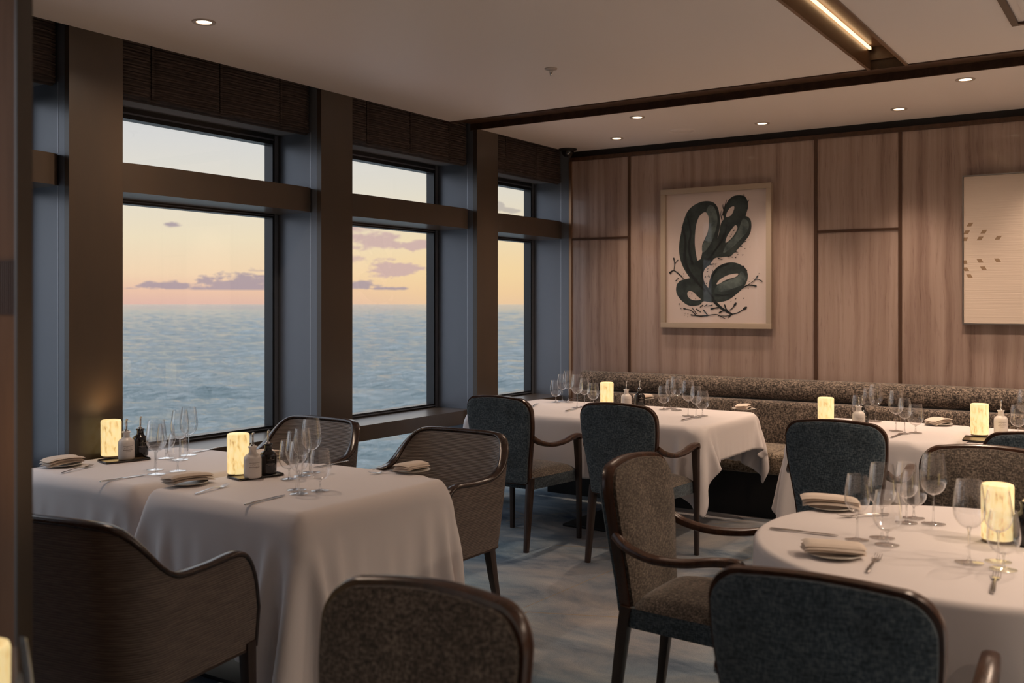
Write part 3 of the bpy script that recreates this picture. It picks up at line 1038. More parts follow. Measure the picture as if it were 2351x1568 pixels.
def make_armchair(label):
    t = thing('armchair', label, 'armchair', (0, 0, 0), 0, 'blue backed armchairs with wooden arms')
    bm = BM(); slab(bm, -.030, -.008, .012, .0, grow=-.006, bulge0=-.006)
    obj('back_panel', bm, 'blue', t, True, 50, 'blue woven outer back')
    bm = BM(); slab(bm, -.010, .026, .002, .004, grow=.006)
    obj('back_frame', bm, 'wood', t, True, 50)
    bm = BM(); slab(bm, .022, .045, .0, .016, grow=-.008, bulge1=.022)
    obj('backrest', bm, 'tan', t, True, 50, 'taupe mottled inner back cushion')
    # seat base and cushion
    bm = BM()
    box(bm, -.245, .245, -.20, .262, .365, .440, .018)
    for v in bm.verts:
        if v.co.y < 0: v.co.x *= .84
    obj('seat_frame', bm, 'blue', t, True, 40)
    bm = BM()
    n = 14
    G = []
    for i in range(n+1):
        row = []
        v = -1+2*i/n
        for j in range(n+1):
            u = -1+2*j/n
            wx = .243*(.86+.14*(v+1)/2)
            e = (1-abs(u)**5)*(1-abs(v)**5)
            row.append(bm.verts.new((u*wx*(1-.03*abs(v)**3), .032+v*.225, .438+.045*e**.45+.012*(1-u*u)*(1-v*v))))
        G.append(row)
    grid_faces(bm, G)
    obj('seat', bm, 'tan', t, True, 60, 'taupe mottled seat cushion')
    # legs
    for s in (-1, 1):
        bm = BM()
        sweep(bm, [(s*.192, -.205, .44), (s*.195, -.225, .30), (s*.200, -.262, .0)], [.042, .040, .028], [.044, .042, .030], 12, (1, 0, 0), 6)
        obj('leg', bm, 'leg', t, True, 40)
    for s in (-1, 1):
        bm = BM()
        pts = spline([(s*.262, .245, .0), (s*.262, .242, .40), (s*.264, .228, .56), (s*.268, .215, .640)], 5)
        k = len(pts)
        sweep(bm, pts, [.026+.018*i/(k-1) for i in range(k)], [.028+.016*min(1, 1.6*i/(k-1)) for i in range(k)], 12, (1, 0, 0), 6)
        obj('leg', bm, 'leg', t, True, 40)
    for s in (-1, 1):
        bm = BM()
        pts = spline([(s*.226, -.235, .690), (s*.243, -.18, .658), (s*.262, -.08, .636), (s*.272, .04, .640), (s*.272, .15, .660), (s*.268, .225, .662), (s*.267, .245, .640)], 6)
        k = len(pts)
        sweep(bm, pts, [.036+.014*math.sin(PI*i/(k-1)) for i in range(k)], [.034-.006*math.sin(PI*i/(k-1)) for i in range(k)], 14, (1, 0.05*s, 0), 3.2)
        obj('armrest', bm, 'wood', t, True, 40)
    return t


armA = make_armchair('blue backed armchair at the far window corner table, nearer the windows')
armA.location = (-3.43, 5.33, 0)
armA.rotation_euler = (0, 0, R(-2))
GA = 'blue backed armchairs with wooden arms'
dup(armA, (-2.62, 5.33, 0), R(0), 'blue backed armchair beside the hanging corner of the long table cloth')
dup(armA, (-1.37, 5.19, 0), R(2), 'blue backed armchair at the middle banquette table, seen from behind', GA)
dup(armA, (-0.475, 5.20, 0), R(3), 'blue backed armchair whose top shows behind the far chair of the round table', GA)
dup(armA, (-0.585, 4.045, 0), R(184), 'armchair facing the camera on the far side of the round table', GA)
dup(armA, (-1.385, 3.335, 0), R(-90), 'armchair seen from the side with taupe seat, left of the round table', GA)
dup(armA, (-0.618, 2.37, 0), R(1), 'blue backed armchair on the near side of the round table, bottom right', GA)
dup(armA, (-1.225, 1.30, 0), R(184), 'dark mottled armchair at the bottom centre facing the camera', GA)

# ------------------------------------------------------------------ barrel chairs
def make_barrel(label):
    t = thing('barrel_chair', label, 'armchair', (0, 0, 0), 0, 'brown barrel chairs at the left tables')
    A, yb, rcn = .325, -.285, .14     # half width, back, corner radius
    yf = .290
    raw = [(x, yb) for x in np.linspace(0, A-rcn, 20)]
    raw += [(A-rcn+rcn*math.sin(a), yb+rcn-rcn*math.cos(a)) for a in np.linspace(.03, PI/2, 30)]
    raw += [(A, y) for y in np.linspace(yb+rcn+.01, yf, 30)]
    L = [0]
    for a, b in zip(raw, raw[1:]): L.append(L[-1]+math.hypot(b[0]-a[0], b[1]-a[1]))
    tot = L[-1]
    def plan(s):      # s signed fraction -1..1
        d = abs(s)*tot
        x = np.interp(d, L, [p[0] for p in raw]); y = np.interp(d, L, [p[1] for p in raw])
        return (math.copysign(x, s) if s else 0.0, y)
    KS = [0, .20, .29, .35, .404, .46, .544, .70, .852, .92, .97, 1.0]
    KZ = [.862, .860, .850, .812, .757, .706, .678, .674, .680, .655, .585, .49]
    def ztop(s):
        s = abs(s)
        # smooth interpolation
        return float(np.interp(s, SS, ZZ))
    sp = spline([(a, b, 0) for a, b in zip(KS, KZ)], 10)
    SS = [p.x for p in sp]; ZZ = [p.y for p in sp]
    zb = .335
    ns, nt = 96, 16
    S = [math.sin((-1+2*i/ns)*PI/2*.985)/math.sin(PI/2*.985) for i in range(ns+1)]
    def nrm(s):
        e = .004
        a, b = plan(max(-1, s-e)), plan(min(1, s+e))
        v = Vector((b[1]-a[1], -(b[0]-a[0]), 0)).normalized()
        return v                       # outward
    def P(s, z, off):
        x, y = plan(s)
        n = nrm(s)
        tt = (z-zb)/.5
        fl = .030*tt*abs(math.cos(min(1, abs(s)/.62)*PI/2))+.012*tt-.02*(1-tt)**2   # flare towards the top
        p = Vector((x, y, z))+n*(off+fl)
        if abs(s) > .9: p.y -= .02*(1-tt)*0
        return p
    th = .034
    def sheet(off, bmm, shrink=0.0):
        G = []
        for s in S:
            zt_ = ztop(s)-.010
            G.append([bmm.verts.new(P(s, zb+(zt_-zb)*k/nt, off)) for k in range(nt+1)])
        return G
    bm = BM()
    G0 = sheet(0, bm)
    G1 = sheet(-.010, bm)
    grid_faces(bm, G0)
    grid_faces(bm, G1, True)
    for k in range(ns):
        bm.faces.new((G0[k][nt], G0[k+1][nt], G1[k+1][nt], G1[k][nt]))
        bm.faces.new((G0[k][0], G1[k][0], G1[k+1][0], G0[k+1][0]))
    bmesh.ops.recalc_face_normals(bm, faces=bm.faces)
    obj('outer_shell', bm, 'barrel', t, True, 50, 'brown ribbed outer shell')
    bm = BM()
    G0 = sheet(-.011, bm)
    G1 = sheet(-th, bm)
    grid_faces(bm, G0)
    grid_faces(bm, G1, True)
    for k in range(ns):
        bm.faces.new((G0[k][nt], G0[k+1][nt], G1[k+1][nt], G1[k][nt]))
        bm.faces.new((G0[k][0], G1[k][0], G1[k+1][0], G0[k+1][0]))
    bmesh.ops.recalc_face_normals(bm, faces=bm.faces)
    obj('inner_lining', bm, 'lining', t, True, 50)
    # wooden rim over the top and down the arm fronts
    bm = BM()
    pts, sides = [], []
    for s in S:
        pts.append(P(s, ztop(s), -th/2)); sides.append(nrm(s))
    lo = [P(-1, z, -th/2)+Vector((0, .004, 0)) for z in np.linspace(.34, .475, 6)]
    hi = [P(1, z, -th/2)+Vector((0, .004, 0)) for z in np.linspace(.475, .34, 6)]
    pts = lo+pts+hi
    sides = [nrm(-1)]*6+sides+[nrm(1)]*6
    sweep(bm, pts, [.046]*len(pts), [.020]*len(pts), 12, sides, 3.0)
    obj('rim', bm, 'rimwood', t, True, 50)
    bm = BM()
    pts = [P(s, zb, -th/2) for s in S]
    sweep(bm, pts, [.040]*len(pts), [.014]*len(pts), 8, [nrm(s) for s in S], 4.0)
    obj('bottom_rail', bm, 'leg', t, True, 50)
    # seat
    bm = BM()
    loop = [P(s, .40, -th-.002) for s in S]
    rows = []
    for zz, k in ((.36, .97), (.37, 1.0), (.455, 1.0), (.475, .975), (.482, .90), (.485, .6)):
        rows.append([bm.verts.new((p.x*k, (p.y-.0)*k, zz)) for p in loop])
    for a, b in zip(rows, rows[1:]):
        m = len(a)
        for i in range(m): bm.faces.new((a[i], a[(i+1) % m], b[(i+1) % m], b[i]))
    bm.faces.new(rows[-1]); bm.faces.new(rows[0][::-1])
    bmesh.ops.recalc_face_normals(bm, faces=bm.faces)
    obj('seat_cushion', bm, 'lining', t, True, 50)
    for sx in (-1, 1):
        for yy, oy in ((.265, .012), (-.20, -.075)):
            bm = BM()
            xx = .292 if yy > 0 else .235
            sweep(bm, [(sx*(xx), yy, .36), (sx*(xx+.004), yy+oy*.4, .2), (sx*(xx+.010), yy+oy, 0.0)], [.046, .038, .026], [.050, .042, .028], 12, (1, 0, 0), 6)
            obj('leg', bm, 'leg', t, True, 40)
    return t
bar = make_barrel('brown barrel chair with its back to the camera, bottom left')
bar.location = (-2.845, 2.005, 0)
bar.rotation_euler = (0, 0, R(10))
GB = 'brown barrel chairs at the left tables'
dup(bar, (-2.985, 3.755, 0), R(180), 'brown barrel chair facing the camera on the far side of the front left table', GB)
dup(bar, (-3.945, 3.755, 0), R(180), 'brown barrel chair facing the camera by the window, partly behind wine glasses', GB)

# ------------------------------------------------------------------ banquette along the far wall
t = thing('banquette', 'long tweed banquette along the far stone wall', 'banquette', (0, 0, 0))
def prism_x(bm, prof, x0, x1, nseg=60):
    """profile (y, z) extruded along x, capped"""
    G = [[bm.verts.new((x, y, z)) for y, z in prof] for x in np.linspace(x0, x1, nseg)]
    grid_faces(bm, G, False, False)
    for i in range(len(G)-1):
        bm.faces.new((G[i][-1], G[i][0], G[i+1][0], G[i+1][-1]))
    bm.faces.new(G[0][::-1]); bm.faces.new(G[-1])
    bmesh.ops.recalc_face_normals(bm, faces=bm.faces)
def rrect(y0, y1, z0, z1, r, n=6):
    out = []
    for (cy_, cz_, a0) in ((y1-r, z1-r, 0), (y0+r, z1-r, 90), (y0+r, z0+r, 180), (y1-r, z0+r, 270)):
        for k in range(n+1):
            a = R(a0+90*k/n)
            out.append((cy_+r*math.cos(a), cz_+r*math.sin(a)))
    return out
bm = BM(); prism_x(bm, rrect(7.315, 7.485, .775, .935, .070, 8), -4.15, 5.9); obj('bolster', bm, 'banq', t, True, 40)
for a, b in ((-4.15, -2.30), (-2.295, -.62), (-.615, 1.4), (1.405, 3.4), (3.405, 5.9)):
    bm = BM(); prism_x(bm, rrect(7.255, 7.42, .44, .775, .035, 5), a, b, 8); obj('back_cushion', bm, 'banq', t, True, 40)
for a, b in ((-4.15, -2.30), (-2.295, -.62), (-.615, 1.4), (1.405, 3.4), (3.405, 5.9)):
    bm = BM(); prism_x(bm, rrect(6.72, 7.30, .315, .465, .040, 5), a, b, 8); obj('seat_cushion', bm, 'banqseat', t, True, 40)
bm = BM(); box(bm, -4.15, 5.9, 6.80, 7.48, .0, .32); obj('plinth', bm, 'black', t, False)

# ------------------------------------------------------------------ tableware prototypes
def place(root, first, loc, rz, label, group):
    if first[0]:
        first[0] = False
        root.location = loc; root.rotation_euler = (0, 0, rz); root['label'] = label; root['group'] = group
        return root
    return dup(root, loc, rz, label, group)


def make_glass(kind):
    # (height, bowl radius, rim radius, stem height, foot radius)
    H, rb, rr, st, rf = {'tall': (.236, .0435, .0335, .098, .039), 'wine': (.205, .0385, .029, .085, .036), 'goblet': (.165, .0440, .034, .042, .036)}[kind]
    nm = {'tall': 'red_wine_glass', 'wine': 'white_wine_glass', 'goblet': 'water_goblet'}[kind]
    t = thing(nm, '', 'glass')
    zb = st
    bh = H-st
    pr = [(0.004, zb)]
    for k in range(1, 10):
        a = k/9*PI/2
        pr.append((rb*math.sin(a)**.95, zb+.40*bh*(1-math.cos(a))))
    for k in range(1, 11):
        u = k/10
        pr.append((rb+(rr-rb)*(u**1.5), zb+.40*bh+.60*bh*u))
    bm = BM(); lathe(bm, pr, 28)
    obj('bowl', bm, 'bowl', t, True, 180)
    bm = BM()
    sp_ = [(.0012, .0045), (.0065, .0065), (.0042, .013), (.0032, .025), (.0029, st*.6), (.0034, st*.9), (.0075, st+.0035), (.002, st+.006), (0, st+.006)]
    sp_ = [(0, .0045)]+sp_
    lathe(bm, sp_, 14)
    obj('stem', bm, 'glass', t, True, 180)
    bm = BM()
    lathe(bm, [(0, .0008), (rf*.9, .0004), (rf, .0012), (rf*.97, .0022), (rf*.5, .0032), (.010, .0055), (0, .0060)], 28)
    obj('foot', bm, 'footglass', t, True, 50)
    return t
PG = {k: (make_glass(k), [True]) for k in ('tall', 'wine', 'goblet')}
KN = {'tall': 'large wine glass', 'wine': 'slim wine glass', 'goblet': 'low goblet'}
ZC = .7605
def glasses(lst, tablephrase, group, dz=0.0):
    RB = {'tall': .0435, 'wine': .0385, 'goblet': .044}
    P = [list(at(px, py)) for px, py, _, _ in lst]
    for _ in range(60):        # glasses that would touch slide apart in depth
        for i in range(len(P)):
            for j in range(i):
                a, b = P[i], P[j]
                need = RB[lst[i][2]]+RB[lst[j][2]]+.003
                if math.dist(a, b) < need:
                    if math.hypot(*a) < math.hypot(*b): a, b = b, a
                    a[0] *= 1.0006; a[1] *= 1.0006; b[0] *= .9994; b[1] *= .9994
    for (px, py, k, phrase), (x, y) in zip(lst, P):
        g0, fl = PG[k]
        place(g0, fl, (x, y, ZC), 0, '%s %s on the %s' % (KN[k], phrase, tablephrase), group)
glasses([(359, 1089, 'tall', 'by the knife'), (356, 1079, 'wine', 'behind the one by the knife'), (408, 1082, 'goblet', 'nearest the camera'),
         (381, 1053, 'goblet', 'behind the others, nearest the dark bottle'), (413, 1055, 'tall', 'against the sea, left of a twin'), (433, 1045, 'tall', 'against the sea, right of a twin')],
        'pillar side window table', 'glasses on the table by the left pillar')
glasses([(686, 1134, 'wine', 'nearest the camera'), (681, 1125, 'tall', 'just behind the nearest glass'), (735, 1127, 'goblet', 'at the right of the cluster'),
         (664, 1098, 'goblet', 'at the left of the cluster'), (694, 1091, 'wine', 'in the middle of the back row'), (715, 1089, 'tall', 'tallest at the back right')],
        'front left table', 'glasses on the front left table')
glasses([(1276, 923, 'goblet', 'leftmost of the six'), (1291, 922, 'wine', 'second from the left'), (1305, 923, 'tall', 'tallest of the left group'),
         (1325, 936, 'tall', 'in front, centre of the left group'), (1342, 934, 'wine', 'second from the right in the left group'), (1362, 931, 'goblet', 'beside the lamp')],
        'long corner table', 'left cluster of glasses on the long corner table')
glasses([(1524, 940, 'goblet', 'leftmost of the right group'), (1540, 938, 'wine', 'second in the right group'), (1553, 942, 'tall', 'tallest of the right group'),
         (1580, 956, 'tall', 'in front of the right group'), (1598, 958, 'wine', 'nearest the short knife'), (1613, 955, 'goblet', 'rightmost of all')],
        'long corner table', 'right cluster of glasses on the long corner table')
glasses([(1971, 967, 'goblet', 'leftmost, near the white bottle'), (1994, 966, 'wine', 'second from the left'), (2010, 968, 'tall', 'tallest at the back'),
         (2057, 990, 'tall', 'in front centre'), (2077, 996, 'wine', 'second from the right'), (2102, 994, 'goblet', 'rightmost')],
        'middle banquette table', 'glasses on the middle banquette table')
glasses([(2337, 997, 'goblet', 'right of the white bottle'), (2352, 986, 'tall', 'at the picture edge')],
        'rightmost banquette table', 'glasses on the rightmost banquette table')
glasses([(1968, 1239, 'wine', 'left front, beside the knife tip'), (2025, 1237, 'tall', 'behind the goblet'), (2037, 1250, 'goblet', 'in front of the left cluster'),
         (2081, 1199, 'wine', 'at the back, left of the tallest'), (2098, 1194, 'goblet', 'at the back, with low rim'), (2143, 1201, 'tall', 'alone at the back, right of the cluster'),
         (2225, 1292, 'tall', 'left of the lamp'), (2292, 1290, 'wine', 'right in front of the lamp'), (2304, 1308, 'goblet', 'nearest the camera, before the lamp')],
        'round table', 'glasses on the round table')

# lamps
def make_lamp():
    t = thing('table_lamp', '', 'lamp')
    bm = BM()
    lathe(bm, [(0, .008), (.044, .008), (.0465, .012), (.0475, .17), (.0455, .1775), (.040, .180), (0, .180)], 48)
    obj('lamp_shade', bm, 'lamp', t, True, 50, 'glowing mottled alabaster cylinder')
    bm = BM()
    lathe(bm, [(0, .0005), (.045, .0005), (.0455, .003), (.0440, .0078), (0, .0078)], 40)
    obj('lamp_base', bm, 'tray', t, True, 50)
    return t
LP = (make_lamp(), [True])
for (x, y), lab in ((at(255, 1049), 'glowing alabaster table lamp beside the left window pillar'),
                    (at(547, 1090), 'glowing alabaster table lamp on the front left table'),
                    ((-3.365, 6.33), 'glowing alabaster table lamp on the long corner table'),
                    ((-1.72, 6.02), 'glowing alabaster table lamp on the middle banquette table'),
                    (at(2249, 1000), 'glowing alabaster table lamp on the rightmost banquette table'),
                    (at(2290, 1243), 'glowing alabaster table lamp on the round table'),
                    ((-1.655, .895), 'glowing alabaster table lamp cut by the bottom left corner')):
    place(LP[0], LP[1], (x, y, ZC if (x, y) != (-1.655, .895) else .7525), 0, lab, 'alabaster table lamps')
    lg = bpy.data.lights.new('added_uplight', 'SPOT')
    lg.spot_size = R(176); lg.spot_blend = 1.0
    lg.energy = 2.2 if 'pillar' in lab else 5.0; lg.color = (1, .62, .28); lg.shadow_soft_size = .05
    # uplight added over the closed lamp top to brighten the ceiling
    lo = bpy.data.objects.new('added_uplight', lg); lo.location = (x, y, ZC+.20); lo.rotation_euler = (PI, 0, 0); C.objects.link(lo)

# bottles
def make_bottle(dark):
    t = thing('oil_bottle', '', 'bottle')
    bm = BM()
    lathe(bm, [(0, .001), (.033, .001), (.0365, .005), (.037, .012), (.037, .078), (.0355, .088), (.030, .096), (.021, .102), (.0165, .106), (.0155, .112), (.0155, .124), (.0185, .128), (.0205, .131),
               (.019, .1335), (.010, .1340), (0, .1340)], 40)
    obj('body', bm, 'black_ceramic' if dark else 'white_ceramic', t, True, 60)
    bm = BM()
    lathe(bm, [(0, .1342), (.011, .1342), (.010, .139), (.006, .143), (0, .143)], 16)
    sweep(bm, spline([(0, 0, .140), (0, .001, .158), (.003, .0, .172), (.004, 0, .184), (.010, 0, .190), (.017, 0, .190)], 5), .0085, .0085, 10, (0, 1, 0), 2.0)
    obj('pourer', bm, 'steel', t, True, 60)
    bm = BM()
    rng = random.Random(4)
    def patch(a0, a1, z0, z1):
        n = 3
        for k in range(n):
            q = [bm.verts.new((.0374*math.cos(a), .0374*math.sin(a), z)) for a, z in ((a0+(a1-a0)*k/n, z0), (a0+(a1-a0)*(k+1)/n, z0), (a0+(a1-a0)*(k+1)/n, z1), (a0+(a1-a0)*k/n, z1))]
            bm.faces.new(q)
    def textline(z, h, a0, a1, wmin=.03, wmax=.06):
        a = a0
        while a < a1:
            w = rng.uniform(wmin, wmax)
            patch(a, min(a1, a+w), z, z+h*rng.uniform(.7, 1))
            a += w+.022
    if not dark:
        textline(.066, .0022, -.62, .62)
        for c in (-.17, .17):       # two round letters with a swash each side
            for k in range(10):
                a = 2*PI*k/10
                patch(c+.12*math.cos(a)-.018, c+.12*math.cos(a)+.018, .0575+.0042*math.sin(a)-.0007, .0575+.0042*math.sin(a)+.0007)
        for c in (-.45, .45):
            patch(c-.07, c+.07, .0572, .0582); patch(c-.03, c+.03, .0552, .0560)
        textline(.0475, .0032, -.60, .60, .05, .09)
        textline(.041, .0014, -.3, .3)
    else:
        patch(-.10, .10, .074, .0772)
        textline(.067, .0022, -.45, .45)
        textline(.050, .0022, -.50, .50)
        textline(.046, .0012, -.3, .3)
    obj('printed_label', bm, 'print_light' if dark else 'print_dark', t, False, label='small printed lettering')
    return t
PB = {d: (make_bottle(d), [True]) for d in (False, True)}
TR = None
def make_tray():
    t = thing('bottle_tray', '', 'tray')
    bm = BM(); box(bm, -.060, .060, -.105, .105, .0008, .004, .002)
    obj('tray_bottom', bm, 'tray', t, True, 30)
    bm = BM()
    pts = []
    for cx_, cy_, a0 in ((.048, .093, 0), (-.048, .093, 90), (-.048, -.093, 180), (.048, -.093, 270)):
        for k in range(5):
            a = R(a0+22.5*k); pts.append((cx_+.012*math.cos(a), cy_+.012*math.sin(a), .0055))
    pts.append(pts[0]); pts.append(pts[1])
    sweep(bm, pts, .003, .008, 6, None, 3, False)
    obj('tray_rim', bm, 'black_ceramic', t, True, 50)
    return t
TRY = (make_tray(), [True])
def caddy(white, dark, lab, rz, tray=True, cxy=None, ztop=ZC):
    (wx, wy) = white
    face = math.atan2(-wy, -wx)+0.25
    gz = ztop+(.0042 if tray else 0)
    place(PB[False][0], PB[False][1], (wx, wy, gz), face, 'off white ceramic pourer bottle '+lab, 'white pourer bottles')
    if dark:
        (bx_, by_) = dark
        place(PB[True][0], PB[True][1], (bx_, by_, gz), math.atan2(-by_, -bx_)+0.35, 'black ceramic pourer bottle '+lab, 'black pourer bottles')
    if tray:
        c = cxy or ((wx+dark[0])/2, (wy+dark[1])/2)
        place(TRY[0], TRY[1], (c[0], c[1], ztop), rz, 'brass tray under the pourer bottles '+lab, 'bottle trays')
def mid(a, b, k=.5): return (a[0]+(b[0]-a[0])*k, a[1]+(b[1]-a[1])*k)
w1, d1 = at(290, 1057), at(322, 1049)
caddy(w1, d1, 'on the table by the left pillar', R(-14), cxy=at(285, 1057.5))
w2, d2 = at(580, 1099), at(615, 1092)
caddy(w2, d2, 'on the front left table', R(-14), cxy=mid(at(560, 1109), at(612, 1080), .5))
caddy((-3.19, 6.29), (-3.14, 6.40), 'on the long corner table', R(-10), True, (-3.18, 6.35))
caddy((-1.53, 6.03), (-1.535, 6.13), 'on the middle banquette table', R(0), True, (-1.535, 6.08))
caddy(at(2298, 996), None, 'on the rightmost banquette table', R(0), False)
x, y = at(2356, 1252)
place(PB[True][0], PB[True][1], (x, y, ZC), 0, 'black ceramic pourer bottle at the right edge of the round table', 'black pourer bottles')
x, y = at(2228, 1008)
place(TRY[0], TRY[1], (x+.03, y-.02, ZC), R(5), 'brass tray in front of the lamp on the rightmost banquette table', 'bottle trays')

# cutlery
def make_knife():
    t = thing('table_knife', '', 'knife')
    bm = BM()
    sweep(bm, [(0, -.110, .0035), (0, -.105, .004), (0, -.06, .0045), (0, -.005, .0040)], [.010, .0125, .0115, .008], [.004, .006, .0062, .0045], 10, (1, 0, 0), 2.5)
    obj('handle', bm, 'steel', t, True, 50)
    bm = BM()
    sweep(bm, [(0, -.006, .0040), (.001, .02, .0040), (.001, .07, .0036), (.002, .095, .0034), (.004, .108, .0032)], [.008, .014, .0150, .012, .003], [.003, .0022, .0018, .0016, .0012], 8, (1, 0, 0), 2.5)
    obj('blade', bm, 'steel', t, True, 50)
    return t
def make_fork():
    t = thing('table_fork', '', 'fork')
    bm = BM()
    pts = spline([(0, -.100, .0035), (0, -.06, .0060), (0, 0, .0085), (0, .035, .0060), (0, .05, .0042)], 4)
    k = len(pts)
    ws = np.interp(np.linspace(0, 1, k), [0, .1, .3, .6, .85, 1], [.008, .0125, .0105, .0062, .008, .017])
    sweep(bm, pts, list(map(float, ws)), [.0032]*k, 8, (1, 0, 0), 2.5)
    obj('handle', bm, 'steel', t, True, 50)
    bm = BM()
    sweep(bm, [(0, .047, .0042), (0, .056, .0036), (0, .064, .0042)], [.015, .0215, .0215], [.0026, .0024, .0022], 8, (1, 0, 0), 3)
    for i in range(4):
        x = -.0093+.0062*i
        sweep(bm, [(x, .062, .0041), (x, .082, .0062), (x*.97, .100, .0105)], [.0034, .0030, .0016], [.0022, .0020, .0014], 6, (1, 0, 0), 3)
    obj('tines', bm, 'steel', t, True, 50)
    return t
PK = (make_knife(), [True]); PF = (make_fork(), [True])
def lay(proto, a, b, lab, grp, z=ZC):
    """a handle-end pixel, b tip pixel"""
    p, q = at(*a), at(*b)
    c = mid(p, q)
    place(proto[0], proto[1], (c[0], c[1], z), math.atan2(q[1]-p[1], q[0]-p[0])-PI/2, lab, grp)
GK, GF = 'table knives', 'table forks'
lay(PK, (225, 1109), (338, 1090), 'knife in front of the glasses on the table by the left pillar', GK)
lay(PK, (523, 1026), (436, 1041), 'knife near the sill on the far side of the pillar table', GK)
lay(PK, (555, 1163), (660, 1136), 'knife in front of the glasses on the front left table', GK)
lay(PK, (797, 1061), (725, 1074), 'knife behind the goblet on the front left table', GK)
lay(PF, (127, 1091), (225, 1068), 'fork beside the napkin on the table by the left pillar', GF)
lay(PF, (440, 1138), (531, 1114), 'fork beside the napkin at the near side of the front left table', GF)
lay(PF, (935, 1081), (856, 1089), 'fork beside the napkin at the far side of the front left table', GF)
lay(PK, (1298, 945), (1326, 938), 'knife on the long corner table before the left chair', GK)
lay(PK, (1562, 967), (1597, 958), 'knife on the long corner table before the right glasses', GK)
lay(PK, (1325, 914), (1305, 919), 'knife on the banquette side of the long corner table, left end', GK)
lay(PK, (1574, 930), (1550, 936), 'knife on the banquette side of the long corner table, right end', GK)
lay(PF, (1222, 935), (1234, 928), 'fork at the left end of the long corner table', GF)
lay(PF, (1690, 936), (1655, 941), 'fork beside the napkin at the right end of the long corner table', GF)
lay(PF, (1455, 918), (1420, 922), 'fork behind the bottles on the long corner table', GF)
lay(PK, (2046, 1006), (2072, 996), 'knife on the middle banquette table', GK)
lay(PK, (1980, 966), (1992, 962), 'knife behind the goblet on the middle banquette table', GK)
lay(PK, (1764, 1215), (1930, 1232), 'knife at the left edge of the round table', GK)
lay(PF, (1984, 1327), (2025, 1270), 'fork right of the napkin plate on the round table', GF)
lay(PF, (2050, 1182), (1915, 1190), 'fork beyond the far napkin on the round table', GF)
lay(PF, (2276, 1375), (2292, 1312), 'fork with golden lamp glints at the right of the round table', GF)

# napkins on side plates
def make_napkin(seed, w=.082, l=.175):
    rng = random.Random(seed)
    t = thing('folded_napkin', '', 'napkin')
    bm = BM()
    for k in range(3):
        n, m = 16, 12
        dx, dy, rot = rng.uniform(-.004, .004), rng.uniform(-.004, .004), rng.uniform(-.05, .05)
        tk = .0068
        top, bot = [], []
        for i in range(n+1):
            v = -1+2*i/n
            rt, rb2 = [], []
            for j in range(m+1):
                u = -1+2*j/m
                e = max(0, 1-abs(u)**8)*max(0, 1-abs(v)**10)
                x, y = u*w/2, v*l/2
                zz = .0060*math.sin(v*2.2+seed+k*.3)*(.4+.6*abs(v))+.0030*math.sin(u*3+seed*2+k)+(.004*(1-v*v))
                X = x*math.cos(rot)-y*math.sin(rot)+dx; Y = x*math.sin(rot)+y*math.cos(rot)+dy
                z0 = .008+k*.0078+zz*.6
                rt.append(bm.verts.new((X, Y, z0+tk*e**.5))); rb2.append(bm.verts.new((X, Y, z0+.0004-tk*.1*e)))
            top.append(rt); bot.append(rb2)
        grid_faces(bm, top); grid_faces(bm, bot, True)
        ring = [(0, j) for j in range(m)]+[(i, m) for i in range(n)]+[(n, j) for j in range(m, 0, -1)]+[(i, 0) for i in range(n, 0, -1)]
        for q in range(len(ring)):
            a, b = ring[q], ring[(q+1) % len(ring)]
            bm.faces.new((top[a[0]][a[1]], top[b[0]][b[1]], bot[b[0]][b[1]], bot[a[0]][a[1]]))
    bmesh.ops.recalc_face_normals(bm, faces=bm.faces)
    o = obj('napkin_cloth', bm, 'napkin', None, True, 70)
    return t, o
def make_plate(r=.088):
    bm = BM()
    lathe(bm, [(0, .001), (.045, .001), (.050, .003), (r*.94, .0085), (r, .0105), (r*.985, .0120), (r*.90, .0098), (.052, .0055), (0, .0050)], 48)
    return obj('side_plate', bm, 'plate', None, True, 50)
NP = {}
for sd in (1, 2, 3):
    e, o = make_napkin(sd)
    bpy.data.objects.remove(e)
    NP[sd] = (o, [True])
PP = (make_plate(), [True])
def napkin(px, py, rz, sd, where, zoff=.003, sc=1.0, xy=None):
    x, y = xy or at(px, py)
    o, fl = NP[sd]
    if fl[0]: fl[0] = False
    else:
        o = o.copy(); C.objects.link(o)
    o.name = 'folded_napkin'
    o.location = (x, y, ZC+zoff); o.rotation_euler = (0, 0, R(rz)); o.scale = (sc, sc, sc*1.2)
    tag(o, 'folded linen napkin '+where, 'napkin', 'folded linen napkins')
    p, fl = PP
    if fl[0]: fl[0] = False
    else:
        p = p.copy(); C.objects.link(p)
    p.name = 'side_plate'
    p.location = (x+.004, y, ZC); p.scale = (.92, .92, 1)
    tag(p, 'side plate under the napkin '+where, 'plate', 'side plates')
napkin(143, 1070, 0, 1, 'on the table by the left pillar')
napkin(84, 1068, 8, 3, 'cut by the partition on the pillar table') if False else None
napkin(430, 1112, -6, 2, 'by the near left corner of the front left table', sc=1.12)
napkin(945, 1083, 8, 3, 'by the far right corner of the front left table')
napkin(640, 1046, 4, 1, 'by the window behind the glasses of the pillar table') if False else None
napkin(0, 0, 6, 1, 'behind the glasses of the pillar table', xy=(-3.60, 3.30))
napkin(1706, 941, 10, 2, 'at the right end of the long corner table')
napkin(1477, 917, -4, 3, 'behind the bottles of the long corner table')
napkin(2154, 976, -20, 1, 'on the middle banquette table')
napkin(1908, 1288, -80, 2, 'at the left front of the round table') if False else None
napkin(1912, 1276, -62, 3, 'nearest the front edge of the round table')
napkin(1906, 1168, -70, 2, 'at the far left edge of the round table', sc=1.15)

# the blurred glass at the bottom left corner
place(PG['tall'][0], PG['tall'][1], (-1.470, .830, .7525), 0, 'large red wine glass cut by the bottom left corner of the picture', 'glass at the bottom left corner')

